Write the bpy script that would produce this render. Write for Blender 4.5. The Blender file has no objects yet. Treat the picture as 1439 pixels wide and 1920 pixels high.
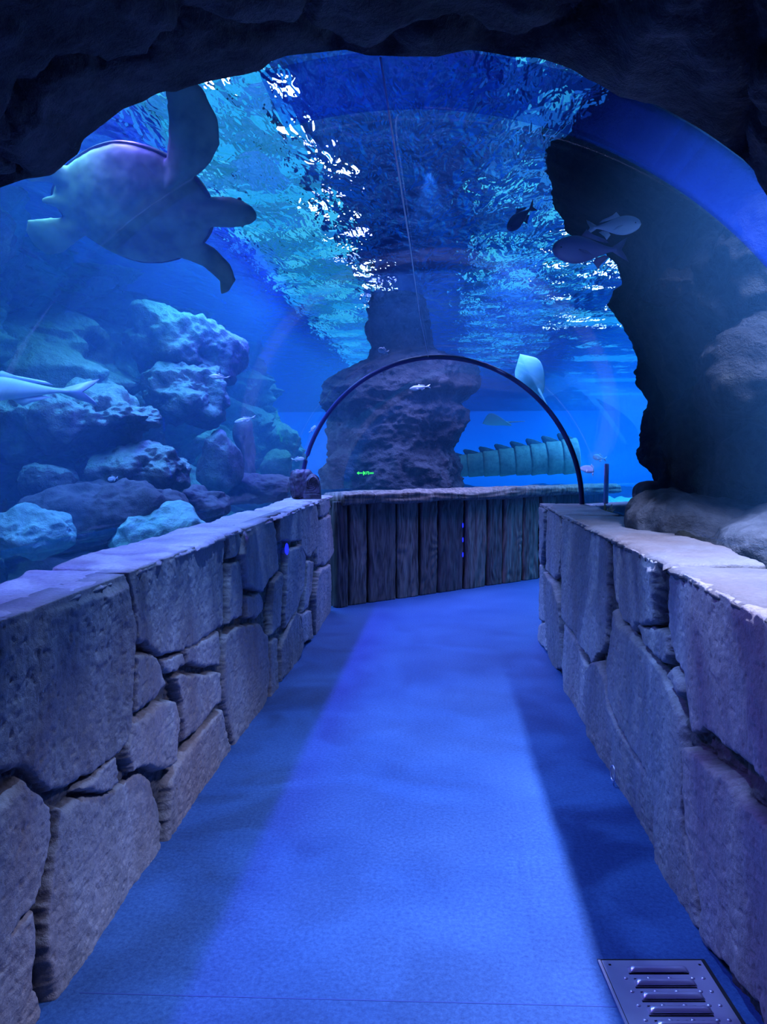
import bpy, bmesh, math, random
import numpy as np
from mathutils import Vector, Matrix, Euler

SC = bpy.context.scene
COL = SC.collection
random.seed(7)
PI = math.pi

# ------------------------------------------------------------------ camera
W, H, F = 1439.0, 1920.0, 1442.0
EYE = Vector((0.0, 0.0, 1.5))
YAW = math.radians(4.34)
PITCH = math.radians(3.77)
CROT = Euler((PI / 2 - PITCH, 0.0, YAW), 'XYZ').to_matrix()

def ray(px, py):
    return CROT @ Vector(((px - W / 2) / F, -(py - H / 2) / F, -1.0))

def at(px, py, Y):
    d = ray(px, py)
    return EYE + d * (Y / d.y)

def at_x(px, py, X):
    d = ray(px, py)
    return EYE + d * (X / d.x)

def at_z(px, py, Z=0.0):
    d = ray(px, py)
    return EYE + d * ((Z - EYE.z) / d.z)

cam_data = bpy.data.cameras.new('camera')
cam = bpy.data.objects.new('camera', cam_data)
COL.objects.link(cam)
cam.location = EYE
cam.rotation_euler = CROT.to_euler()
cam_data.sensor_fit = 'VERTICAL'
cam_data.sensor_height = 24.0
cam_data.lens = 24.0 * F / H
cam_data.clip_end = 200
SC.camera = cam

# ------------------------------------------------------------------ numpy noise
def _hash(ix, iy, iz, seed):
    h = (ix * 374761393 + iy * 668265263 + iz * 2147483647 + seed * 974711 + 1013904223) & 0xFFFFFFFF
    h = ((h ^ (h >> 13)) * 1274126177) & 0xFFFFFFFF
    h = ((h ^ (h >> 16)) * 2246822519) & 0xFFFFFFFF
    return ((h ^ (h >> 15)) & 0xFFFFFF) / float(0xFFFFFF)

def vnoise(P, seed=0):
    """value noise in -1..1 for an (n,3) array"""
    P = np.asarray(P, float)
    i = np.floor(P).astype(np.int64)
    f = P - i
    f = f * f * f * (f * (f * 6 - 15) + 10)
    x, y, z = i[:, 0], i[:, 1], i[:, 2]
    def c(a, b, d): return _hash(x + a, y + b, z + d, seed)
    fx, fy, fz = f[:, 0], f[:, 1], f[:, 2]
    l = lambda a, b, t: a + (b - a) * t
    return 2 * l(l(l(c(0,0,0), c(1,0,0), fx), l(c(0,1,0), c(1,1,0), fx), fy),
                 l(l(c(0,0,1), c(1,0,1), fx), l(c(0,1,1), c(1,1,1), fx), fy), fz) - 1

def fbm(P, seed=0, octv=4, gain=.5):
    P = np.asarray(P, float)
    s, a, t = 0.0, 1.0, 0.0
    for k in range(octv):
        s = s + a * vnoise(P * (2.03 ** k) + 17.3 * k, seed + k)
        t += a
        a *= gain
    return s / t * 1.6

def ridge(P, seed=0, octv=3):
    s, a, t = 0.0, 1.0, 0.0
    for k in range(octv):
        s = s + a * (1 - 2 * np.abs(vnoise(P * (2.1 ** k) + 9.1 * k, seed + k)))
        t += a
        a *= .5
    return s / t

def worley(P, seed=0):
    """F1 and F2 - F1 of an (n,3) array"""
    i = np.floor(P).astype(np.int64)
    f1 = np.full(len(P), 9.0); f2 = np.full(len(P), 9.0)
    for a in (-1, 0, 1):
        for b in (-1, 0, 1):
            for c in (-1, 0, 1):
                q = i + np.array([a, b, c])
                px = q[:, 0] + _hash(q[:, 0], q[:, 1], q[:, 2], seed)
                py = q[:, 1] + _hash(q[:, 0], q[:, 1], q[:, 2], seed + 1)
                pz = q[:, 2] + _hash(q[:, 0], q[:, 1], q[:, 2], seed + 2)
                d = np.sqrt((px - P[:, 0])**2 + (py - P[:, 1])**2 + (pz - P[:, 2])**2)
                f2 = np.where(d < f1, f1, np.minimum(f2, d))
                f1 = np.minimum(f1, d)
    return f1, f2 - f1

def sstep(a, b, x):
    t = np.clip((x - a) / (b - a), 0, 1)
    return t * t * (3 - 2 * t)

# ------------------------------------------------------------------ mesh helpers
def link(name, me, m=None, parent=None):
    o = bpy.data.objects.new(name, me)
    COL.objects.link(o)
    if m is not None:
        me.materials.append(m)
    if parent is not None:
        o.parent = parent
    return o

def mesh_np(name, V, Fc, m=None, parent=None, smooth=True, tint=None):
    me = bpy.data.meshes.new(name)
    me.from_pydata([tuple(v) for v in np.asarray(V, float)], [], [tuple(int(i) for i in f) for f in Fc])
    if smooth:
        me.polygons.foreach_set('use_smooth', [True] * len(me.polygons))
    if tint is not None:
        a = me.attributes.new('tint', 'FLOAT_COLOR', 'POINT')
        c = np.ones((len(V), 4), np.float32)
        c[:, :3] = np.asarray(tint)[:, None] if np.asarray(tint).ndim == 1 else tint
        a.data.foreach_set('color', c.ravel())
    me.update()
    return link(name, me, m, parent)

def grid_faces(n, m, off=0, flip=False, wrap=False):
    Fc = []
    mm = m if wrap else m - 1
    for i in range(n - 1):
        for j in range(mm):
            j2 = (j + 1) % m
            a, b, c, d = off + i * m + j, off + i * m + j2, off + (i + 1) * m + j2, off + (i + 1) * m + j
            Fc.append((a, d, c, b) if flip else (a, b, c, d))
    return Fc

def solid_grid(front, back, flip=False):
    """front, back: (n,m,3) grids -> verts, faces of a closed slab"""
    n, m, _ = front.shape
    V = np.concatenate([front.reshape(-1, 3), back.reshape(-1, 3)])
    o = n * m
    Fc = grid_faces(n, m, 0, flip) + grid_faces(n, m, o, not flip)
    rim = [(i, 0) for i in range(n)] + [(n - 1, j) for j in range(1, m)] + \
          [(i, m - 1) for i in range(n - 2, -1, -1)] + [(0, j) for j in range(m - 2, 0, -1)]
    idx = [i * m + j for i, j in rim]
    for k in range(len(idx)):
        a, b = idx[k], idx[(k + 1) % len(idx)]
        Fc.append((a, a + o, b + o, b) if flip else (a, b, b + o, a + o))
    return V, Fc

def bm_obj(name, bm, m=None, parent=None, smooth=True):
    me = bpy.data.meshes.new(name)
    bmesh.ops.recalc_face_normals(bm, faces=bm.faces)
    bm.to_mesh(me)
    bm.free()
    if smooth:
        me.polygons.foreach_set('use_smooth', [True] * len(me.polygons))
    return link(name, me, m, parent)

def empty(name, loc=(0, 0, 0), rz=0.0):
    o = bpy.data.objects.new(name, None)
    COL.objects.link(o)
    o.location = loc
    o.rotation_euler = (0, 0, rz)
    o.empty_display_size = .1
    return o

def tag(o, label=None, cat=None, group=None, kind=None):
    if label: o['label'] = label
    if cat: o['category'] = cat
    if group: o['group'] = group
    if kind: o['kind'] = kind
    return o

_ico = {}
def ico(sub):
    if sub not in _ico:
        bm = bmesh.new()
        bmesh.ops.create_icosphere(bm, subdivisions=sub, radius=1.0)
        V = np.array([v.co[:] for v in bm.verts])
        Fc = [tuple(v.index for v in f.verts) for f in bm.faces]
        bm.free()
        _ico[sub] = (V, Fc)
    return _ico[sub]

def evaluated(o):
    """bake an object's modifiers into its mesh"""
    dg = bpy.context.evaluated_depsgraph_get()
    me = bpy.data.meshes.new_from_object(o.evaluated_get(dg))
    o.modifiers.clear()
    o.data = me
    return o

# ------------------------------------------------------------------ materials
def mat(name):
    m = bpy.data.materials.new(name)
    m.use_nodes = True
    nt = m.node_tree
    nt.nodes.clear()
    out = nt.nodes.new('ShaderNodeOutputMaterial')
    return m, nt, out

def N(nt, typ, **kw):
    n = nt.nodes.new(typ)
    for k, v in kw.items():
        if k in n.inputs:
            n.inputs[k].default_value = v
        else:
            setattr(n, k, v)
    return n

def ramp(nt, fac, stops):
    r = nt.nodes.new('ShaderNodeValToRGB')
    cr = r.color_ramp
    while len(cr.elements) > 1:
        cr.elements.remove(cr.elements[-1])
    cr.elements[0].position = stops[0][0]
    cr.elements[0].color = (*stops[0][1], 1)
    for p, c in stops[1:]:
        e = cr.elements.new(p)
        e.color = (*c, 1)
    nt.links.new(fac, r.inputs['Fac'])
    return r

def rock_mat(name, dark, light, accent=None, rough=.8, scale=2.0, bump=.5, fine=28.0, bdist=.02, use_tint=False, up_color=None, stretch=1.0):
    m, nt, out = mat(name)
    L = nt.links.new
    tc = N(nt, 'ShaderNodeTexCoord')
    geo = N(nt, 'ShaderNodeNewGeometry')
    pos = geo.outputs['Position']
    if stretch != 1.0:      # weathering runs down the face
        ms = N(nt, 'ShaderNodeMapping'); ms.inputs['Scale'].default_value = (1, 1, stretch)
        L(pos, ms.inputs['Vector']); pos = ms.outputs['Vector']
    n1 = N(nt, 'ShaderNodeTexNoise', Scale=scale, Detail=8.0, Roughness=.62)
    L(pos, n1.inputs['Vector'])
    r1 = ramp(nt, n1.outputs['Fac'], [(.30, dark), (.70, light)])
    n2 = N(nt, 'ShaderNodeTexNoise', Scale=fine, Detail=6.0, Roughness=.7)
    L(geo.outputs['Position'], n2.inputs['Vector'])
    col = r1.outputs['Color']
    if accent is not None:
        n3 = N(nt, 'ShaderNodeTexNoise', Scale=scale * .45, Detail=5.0, Roughness=.6)
        mp = N(nt, 'ShaderNodeMapping'); mp.inputs['Location'].default_value = (3.1, 7.7, 1.9)
        L(pos, mp.inputs['Vector']); L(mp.outputs['Vector'], n3.inputs['Vector'])
        r3 = ramp(nt, n3.outputs['Fac'], [(.46, (0, 0, 0)), (.62, (1, 1, 1))])
        mx = N(nt, 'ShaderNodeMix', data_type='RGBA')
        L(r3.outputs['Color'], mx.inputs['Factor'])
        L(col, mx.inputs['A']); mx.inputs['B'].default_value = (*accent, 1)
        col = mx.outputs['Result']
    if up_color is not None:      # growth on ledges: algae settles where the rock faces up
        sp = N(nt, 'ShaderNodeSeparateXYZ'); L(geo.outputs['Normal'], sp.inputs[0])
        ad = N(nt, 'ShaderNodeMath', operation='MULTIPLY_ADD'); L(n1.outputs['Fac'], ad.inputs[0]); ad.inputs[1].default_value = .9; L(sp.outputs['Z'], ad.inputs[2])
        r4 = ramp(nt, ad.outputs[0], [(.75, (0, 0, 0)), (1.15, (1, 1, 1))])
        mx = N(nt, 'ShaderNodeMix', data_type='RGBA')
        L(r4.outputs['Color'], mx.inputs['Factor']); L(col, mx.inputs['A']); mx.inputs['B'].default_value = (*up_color, 1)
        col = mx.outputs['Result']
    r2 = ramp(nt, n2.outputs['Fac'], [(.25, (.62, .62, .62)), (.75, (1.15, 1.15, 1.15))])
    mu = N(nt, 'ShaderNodeMix', data_type='RGBA', blend_type='MULTIPLY'); mu.inputs['Factor'].default_value = 1
    L(col, mu.inputs['A']); L(r2.outputs['Color'], mu.inputs['B'])
    col = mu.outputs['Result']
    if use_tint:
        at_ = N(nt, 'ShaderNodeAttribute', attribute_name='tint')
        mt = N(nt, 'ShaderNodeMix', data_type='RGBA', blend_type='MULTIPLY'); mt.inputs['Factor'].default_value = 1
        L(col, mt.inputs['A']); L(at_.outputs['Color'], mt.inputs['B'])
        col = mt.outputs['Result']
    bs = N(nt, 'ShaderNodeBsdfPrincipled', Roughness=rough)
    bs.inputs['Specular IOR Level'].default_value = .5 if rough < .8 else .12
    L(col, bs.inputs['Base Color'])
    addm = N(nt, 'ShaderNodeMath', operation='MULTIPLY_ADD'); L(n1.outputs['Fac'], addm.inputs[0]); addm.inputs[1].default_value = 1.2; L(n2.outputs['Fac'], addm.inputs[2])
    bp = N(nt, 'ShaderNodeBump', Strength=bump, Distance=bdist)
    L(addm.outputs[0], bp.inputs['Height'])
    L(bp.outputs['Normal'], bs.inputs['Normal'])
    L(bs.outputs[0], out.inputs['Surface'])
    return m

def plain(name, col, rough=.5, metal=0.0, noise=None, spec=.5):
    m, nt, out = mat(name)
    bs = N(nt, 'ShaderNodeBsdfPrincipled', Roughness=rough, Metallic=metal)
    bs.inputs['Base Color'].default_value = (*col, 1)
    bs.inputs['Specular IOR Level'].default_value = spec
    if noise:
        tc = N(nt, 'ShaderNodeTexCoord')
        n1 = N(nt, 'ShaderNodeTexNoise', Scale=noise, Detail=4.0)
        nt.links.new(tc.outputs['Object'], n1.inputs['Vector'])
        r = ramp(nt, n1.outputs['Fac'], [(.3, tuple(c * .7 for c in col)), (.7, tuple(min(1, c * 1.2) for c in col))])
        nt.links.new(r.outputs['Color'], bs.inputs['Base Color'])
    nt.links.new(bs.outputs[0], out.inputs['Surface'])
    return m

def glow(name, col, strength):
    m, nt, out = mat(name)
    e = N(nt, 'ShaderNodeEmission', Strength=strength)
    e.inputs['Color'].default_value = (*col, 1)
    nt.links.new(e.outputs[0], out.inputs['Surface'])
    m.cycles.emission_sampling = 'NONE'
    return m

M_stone = rock_mat('parapet_stone', (.25, .24, .26), (.47, .45, .50), accent=(.33, .27, .27), rough=.55, scale=3.2, bump=.8, fine=62, bdist=.009, use_tint=True, stretch=.38)
M_cave = rock_mat('cave_rock', (.085, .078, .084), (.24, .225, .24), rough=.85, scale=4.0, bump=.9, fine=26, bdist=.03)
M_reef = rock_mat('reef_rock', (.06, .08, .09), (.26, .29, .29), accent=(.16, .34, .29), rough=.95, scale=2.0, bump=1.0, fine=15, bdist=.09, up_color=(.28, .48, .40))
M_slab = rock_mat('smooth_rock', (.045, .05, .062), (.10, .105, .12), rough=.9, scale=1.5, bump=.5, fine=12, bdist=.04)
M_cliff = rock_mat('dark_cliff_rock', (.005, .007, .010), (.050, .054, .062), accent=(.055, .062, .048), rough=.9, scale=3.0, bump=1.0, fine=18, bdist=.08)
M_pillar = rock_mat('pillar_rock', (.02, .024, .035), (.15, .16, .19), rough=.9, scale=2.4, bump=1.0, fine=16, bdist=.09)
M_bed = rock_mat('tank_bed', (.14, .30, .28), (.34, .56, .48), accent=(.14, .46, .36), rough=1, scale=1.1, bump=.8, fine=9, bdist=.05)
ZW = 3.70
# lighting and water settings
WATER_S, WATER_SC = .050, (.12, .48, 1.0)
WATER_A, WATER_AC = .14, (.0, .62, 1.0)
RIPPLE, SURF_IOR = .20, .75
TURTLE_S = 1.0
EXPO = 0.0
WORLD_K = 1.0
WORLD_STOPS = [(0, (.004, .09, .18)), (.44, (.006, .14, .60)), (.50, (.014, .66, 2.4)), (.56, (.006, .16, 1.1)), (.66, (.003, .025, .30)), (1, (.002, .009, .09))]
LIGHTS_A = [
 ('lamp_row_left', (-1.9, 5.6, ZW - .08), (0, 0, 0), .12, 7.0, (.18, .11, 1.0), 225, 110),
 ('lamp_row_right', (1.6, 2.75, ZW - .08), (0, 0, 0), .12, 1.1, (.62, .60, 1.0), 205, 92),
 ('lamp_bend', (.8, 8.6, ZW - .08), (0, 0, 0), .5, 1.5, (.42, .34, 1.0), 70, 110),
 ('reef_flood', (-2.4, 7.0, ZW - .06), (0, 0, 0), .6, 8.0, (.24, .70, 1.0), 200, 120),
 ('reef_flood_far', (-2.0, 15.0, ZW - .06), (0, 0, 0), 1.5, 6.0, (.25, .65, 1.0), 170, 120),
 ('open_water_fill', (5.0, 15.0, ZW - .06), (0, 0, 0), 5.0, 10.0, (.06, .46, 1.0), 1500, 130),  # added fill that brightens the haze of the open water
 ('side_water_fill', (4.0, 12.0, ZW - .06), (0, 0, 0), 4.0, 6.0, (.06, .40, 1.0), 350, 150),  # fill light added to lift the water right of the ring
 ('pillar_flood', (-.3, 8.9, ZW - .06), (0, 0, 0), 1.2, .3, (.42, .40, 1.0), 75, 130),
]
LIGHTS_S = [('violet_spot', (-1.5, 2.5, 3.5), (.82, 1.85, .85), (.30, .10, 1.0), 130, 36, .8, .03),
 ('ripple_spot', (-.35, 2.9, 3.55), (-.15, 3.3, 0), (.26, .44, 1.0), 480, 90, .7, .01, 9.0),  # added spots; their noise pattern stands in for caustics on the floor
 ('ripple_spot_far', (-.1, 5.6, 3.55), (.1, 6.2, 0), (.22, .40, 1.0), 280, 76, .7, .01, 9.0)]
# ------------------------------------------------------------------ tunnel layout
CX, ZS, R = -.115, 1.16, 1.27          # vault axis, springing height, radius
XL, XR = -1.08, .815                   # corridor faces of the two parapets
Y0, YA, YR = -1.6, 1.8, 6.9            # back of the cave, front of the cave, joint ring
AX = Vector((math.sqrt(.5), math.sqrt(.5), 0))   # axis of the turned section
RT = Vector((math.sqrt(.5), -math.sqrt(.5), 0))
B0 = Vector((-.95, 7.87, 0)); BD = Vector((.734, .680, 0)).normalized(); BN = Vector((BD.y, -BD.x, 0))

# ---- floor
def make_floor():
    m, nt, out = mat('floor_coating')
    L = nt.links.new
    geo = N(nt, 'ShaderNodeNewGeometry')
    n1 = N(nt, 'ShaderNodeTexNoise', Scale=1.6, Detail=5.0); L(geo.outputs['Position'], n1.inputs['Vector'])
    n2 = N(nt, 'ShaderNodeTexNoise', Scale=70.0, Detail=5.0, Roughness=.8); L(geo.outputs['Position'], n2.inputs['Vector'])
    r1 = ramp(nt, n1.outputs['Fac'], [(.3, (.022, .076, .24)), (.72, (.038, .112, .30))])
    r2 = ramp(nt, n2.outputs['Fac'], [(.32, (.50, .58, .68)), (.68, (1.6, 1.42, 1.25))])
    mu = N(nt, 'ShaderNodeMix', data_type='RGBA', blend_type='MULTIPLY'); mu.inputs['Factor'].default_value = 1
    L(r1.outputs['Color'], mu.inputs['A']); L(r2.outputs['Color'], mu.inputs['B'])
    bs = N(nt, 'ShaderNodeBsdfPrincipled', Roughness=.55); bs.inputs['Specular IOR Level'].default_value = .25
    L(mu.outputs['Result'], bs.inputs['Base Color'])
    bp = N(nt, 'ShaderNodeBump', Strength=.35, Distance=.004); L(n2.outputs['Fac'], bp.inputs['Height']); L(bp.outputs['Normal'], bs.inputs['Normal'])
    L(bs.outputs[0], out.inputs['Surface'])
    bm = bmesh.new()
    tail = [(-1.25, Y0), (1.0, Y0), (1.0, 6.5)]
    far = RT * 1.2 + AX * 9 + Vector((CX, YR, 0)); far2 = RT * -1.0 + AX * 9 + Vector((CX, YR, 0))
    tail += [(far.x, far.y), (far2.x, far2.y), (B0.x - .1, B0.y + .1), (-1.25, 7.7)]
    vs = [bm.verts.new((x, y, 0)) for x, y in tail]
    f = bm.faces.new(vs)
    ex = bmesh.ops.extrude_face_region(bm, geom=[f])
    bmesh.ops.translate(bm, verts=[v for v in ex['geom'] if isinstance(v, bmesh.types.BMVert)], vec=(0, 0, -.08))
    fl = bm_obj('floor', bm, m, smooth=False)
    tag(fl, 'blue coated concrete walkway floor between the stone parapets', kind='structure')
    # thin joint across the floor near the grate
    a, b = at_z(150, 1862), at_z(1165, 1888)
    mj = plain('joint_filler', (.03, .07, .26), .9)
    bm = bmesh.new()
    dv = (b - a).normalized(); nv = Vector((-dv.y, dv.x, 0)) * .002
    v = [bm.verts.new(p) for p in (a - nv, b - nv, b + nv, a + nv)]
    f = bm.faces.new(v)
    ex = bmesh.ops.extrude_face_region(bm, geom=[f])
    bmesh.ops.translate(bm, verts=[q for q in ex['geom'] if isinstance(q, bmesh.types.BMVert)], vec=(0, 0, .0008))
    bm_obj('expansion_joint', bm, mj, fl, smooth=False)
make_floor()

# ---- stone parapets: the joints were drawn on the photograph's wall faces, here in metres along the wall
def c5(*p): return [(x / 2.18, 900 + y / 2.18) for x, y in p]
def c6(*p): return [(x / 2.18, 1350 + y / 2.18) for x, y in p]
def c7(*p): return [(940 + x / 2.884, 900 + y / 2.884) for x, y in p]
def c8(*p): return [(1000 + x / 3.278, 1350 + y / 3.278) for x, y in p]

LEFT = [
 c5((-380,640),(0,540),(110,515),(150,510),(300,430),(490,355),(505,390),(520,480),(542,590),(540,700),(536,980),(525,1080),(470,1125),(330,1238),(230,1262),(130,1190),(0,1180),(-380,1330)),
 c5((518,370),(640,320),(690,275),(930,200),(938,260),(933,380),(933,540),(925,598),(840,650),(760,695),(660,708),(600,668),(555,662),(547,580)),
 c5((942,205),(975,190),(990,240),(975,310),(947,328)),
 c5((947,347),(985,330),(998,450),(985,560),(938,588),(942,450)),
 c5((1002,180),(1110,135),(1140,200),(1155,360),(1110,408),(1080,453),(1010,448),(992,300)),
 c5((1147,165),(1230,95),(1238,160),(1233,248),(1147,250)),
 c5((1242,105),(1285,75),(1298,130),(1298,280),(1270,318),(1242,280)),
 c5((1302,80),(1350,45),(1360,110),(1340,145),(1305,150)),
 c5((1305,162),(1355,142),(1365,300),(1335,350),(1302,348)),
 c5((1178,285),(1225,268),(1243,312),(1238,440),(1213,540),(1172,608)),
 c5((1152,690),(1210,535),(1233,600),(1240,680),(1205,770),(1152,825)),
 c5((1118,420),(1160,372),(1163,420),(1148,600),(1112,638)),
 c5((1257,330),(1288,337),(1283,450),(1263,520),(1242,540)),
 c5((1302,372),(1350,347),(1363,430),(1363,540),(1292,638),(1287,470)),
 c5((1232,552),(1273,532),(1278,650),(1247,663)),
 c5((1007,482),(1073,462),(1083,530),(1050,568),(1010,558)),
 c5((928,642),(980,602),(1060,592),(1093,640),(1103,760),(1098,905),(1040,1010),(968,1100),(947,1000),(922,850)),
 c5((1112,662),(1138,642),(1138,855),(1110,905)),
 c5((772,692),(890,628),(912,622),(908,758),(840,758),(772,748)),
 c5((672,732),(753,712),(758,758),(692,788)),
 c5((548,714),(640,709),(668,762),(688,830),(640,896),(548,956)),
 c5((722,802),(898,792),(903,898),(800,1036),(757,1076),(748,900)),
 c5((544,1000),(640,922),(715,902),(730,980),(713,1158),(640,1196),(600,1168),(549,1186),(532,1100)),
 c5((915,940),(948,1078),(962,1112),(850,1330),(760,1420),(682,1505),(680,1390),(688,1250),(722,1175),(760,1115),(850,1010)),
 c6((250,365),(330,330),(480,292),(590,222),(638,252),(658,330),(668,480),(678,535),(520,815),(330,1055),(212,1170),(192,1000),(182,930),(202,740),(240,480)),
 c6((-300,480),(0,352),(110,262),(178,312),(212,350),(212,470),(178,690),(150,755),(60,850),(20,1000),(-300,1150)),
 c6((330,292),(478,142),(498,250),(440,288)),
 c6((45,880),(150,785),(140,900),(128,1100),(195,1190),(120,1290),(0,1300),(-60,1200)),
]
RIGHT = [
 c7((182,95),(243,130),(235,330),(215,458),(182,368)),
 c7((252,135),(310,160),(323,300),(300,518),(280,538),(233,480),(238,330)),
 c7((337,180),(430,198),(553,270),(555,600),(543,895),(480,983),(400,850),(335,750),(328,400)),
 c7((590,290),(660,310),(833,445),(835,600),(823,768),(720,788),(700,828),(640,750),(592,650),(582,500)),
 c7((885,465),(1000,515),(1060,565),(1280,655),(1439,760),(1800,980),(1800,2300),(1439,1640),(1380,1560),(1200,1440),(1080,1350),(1000,1370),(972,1200),(950,1050),(885,900),(872,700)),
 c7((732,792),(800,792),(878,832),(888,940),(870,978),(820,948),(762,880)),
 c7((602,705),(640,772),(760,922),(838,1012),(898,1160),(948,1300),(965,1470)) + c8((903,700),(958,880),(975,1050),(998,1300),(900,1325),(740,990),(752,760),(752,560),(705,350),(605,190),(540,60)) + c7((592,1180),(582,1000)),
 c7((472,1012),(530,982),(568,1080),(585,1200),(615,1320)) + c8((590,190),(690,350),(740,560),(738,780),(700,950),(650,800),(595,680),(440,440),(320,160)) + c7((470,1400),(458,1150)),
 c7((340,785),(400,882),(440,1000),(453,1180),(462,1378),(420,1328),(350,1180),(332,1000)),
 c7((237,492),(290,562),(320,662),(328,1018),(280,1018),(240,950),(237,700)),
 c7((175,385),(215,482),(223,700),(228,758),(187,758),(167,720)),
 c7((187,772),(233,772),(238,920),(180,850)),
 c8((945,205),(1000,190),(1100,290),(1180,335),(1439,720),(1900,1500),(1900,2700),(1420,2100),(1340,1750),(1140,1475),(1045,1395),(1015,1330),(1025,1120),(965,800),(940,500)),
 c7((905,1005),(948,1105),(958,1150),(940,1188),(882,1055)),
]

def poly_sd(Px, Py, poly):
    """signed distance (positive inside)"""
    n = len(poly)
    d = np.full(Px.shape, 1e9); ins = np.zeros(Px.shape, bool)
    for k in range(n):
        x1, y1 = poly[k]; x2, y2 = poly[(k + 1) % n]
        ex, ey = x2 - x1, y2 - y1
        t = np.clip(((Px - x1) * ex + (Py - y1) * ey) / (ex * ex + ey * ey + 1e-12), 0, 1)
        d = np.minimum(d, (Px - x1 - t * ex) ** 2 + (Py - y1 - t * ey) ** 2)
        c = ((y1 > Py) != (y2 > Py))
        xi = (x2 - x1) * (Py - y1) / (y2 - y1 + 1e-12) + x1
        ins ^= c & (Px < xi)
    d = np.sqrt(d)
    return np.where(ins, d, -d)

ZTOP = 1.130
def zcap(Y): return (1.100 + .009 * np.maximum(Y, 0)) / 1.137      # the wall tops climb slightly
def facing(X, sgn, polys, yend):
    """the sculpted corridor face of one parapet as a height field; sgn: direction of the corridor"""
    ys = [Y0]
    while ys[-1] < yend:
        ys.append(ys[-1] + max(.0045, .0023 * max(ys[-1], 0)) if ys[-1] > 1.4 else ys[-1] + .04)
    ys = np.array(ys[:-1] + [yend])
    zs = np.concatenate([np.linspace(-.02, ZTOP, 250)])
    Yg, Zg = np.meshgrid(ys, zs, indexing='ij')
    Zg = Zg * zcap(Yg)
    P = np.stack([Yg.ravel(), Zg.ravel(), np.zeros(Yg.size)], 1)
    w1 = fbm(P * 9, 3, 4) * .010; w2 = fbm(P * 9 + 40, 8, 4) * .010
    w1 += fbm(P * 38, 5, 3) * .0055; w2 += fbm(P * 38 + 9, 6, 3) * .0055
    Py, Pz = P[:, 0] + w1, P[:, 1] + w2
    edge_n = np.clip(fbm(P * 6, 41, 2) + .5, 0, 2)
    rub = ridge(P * 9, 21) * .014 + ridge(P * 30, 25) * .009
    h = -.052 + rub
    tint = np.full(len(P), .26)
    rr = random.Random(int(abs(X) * 1000))
    world = []
    for pl in polys:
        q = [at_x(x, y, X) for x, y in pl]
        world.append([(v.y, v.z) for v in q])
    # courses beyond the frame, towards the cave
    for k, yy in enumerate(np.arange(Y0, 1.0, .62)):
        zc = .5 + .16 * math.sin(k * 2.3)
        world.append([(yy + .02, .02), (yy + .6, .02), (yy + .6, zc - .02), (yy + .3, zc + .03), (yy + .02, zc)])
        world.append([(yy + .02, zc + .05), (yy + .3, zc + .08), (yy + .6, zc + .03), (yy + .6, 1.2), (yy + .02, 1.2)])
    for pl in world:
        sd = poly_sd(Py, Pz, pl) + .005
        cy = sum(p[0] for p in pl) / len(pl); cz = sum(p[1] for p in pl) / len(pl)
        D = rr.uniform(-.006, .006); ty = rr.uniform(-.04, .04); tz = rr.uniform(-.05, .05)
        tn = rr.uniform(.82, 1.12)
        prof = 1 - np.exp(-np.maximum(sd, 0) / (.0022 + .0035 * edge_n))
        hs = -.045 + (.045 + D + np.clip(ty * (P[:, 0] - cy) + tz * (P[:, 1] - cz), -.02, .02)) * prof
        ins = sd > 0
        h = np.where(ins, np.maximum(hs, h * (1 - prof) + hs * prof), h)
        tint = np.where(ins, .26 + (tn - .26) * np.clip(sd / .004, 0, 1), tint)
    h += fbm(P * np.array([7, 2.5, 1]), 31, 4) * .007 + fbm(P * 30, 33, 3) * .0028 - np.maximum(ridge(P * 11, 35) - .78, 0) * .02
    pit = np.maximum(fbm(P * 55, 37, 2) - .45, 0) * .006
    h -= pit
    h = np.minimum(h, .022 - .020 * sstep(ZTOP - .06, ZTOP - .015, P[:, 1] / zcap(P[:, 0])))
    V = np.stack([np.full(len(P), X) + sgn * h, P[:, 0], P[:, 1]], 1)
    return V.reshape(len(ys), len(zs), 3), tint

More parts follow.
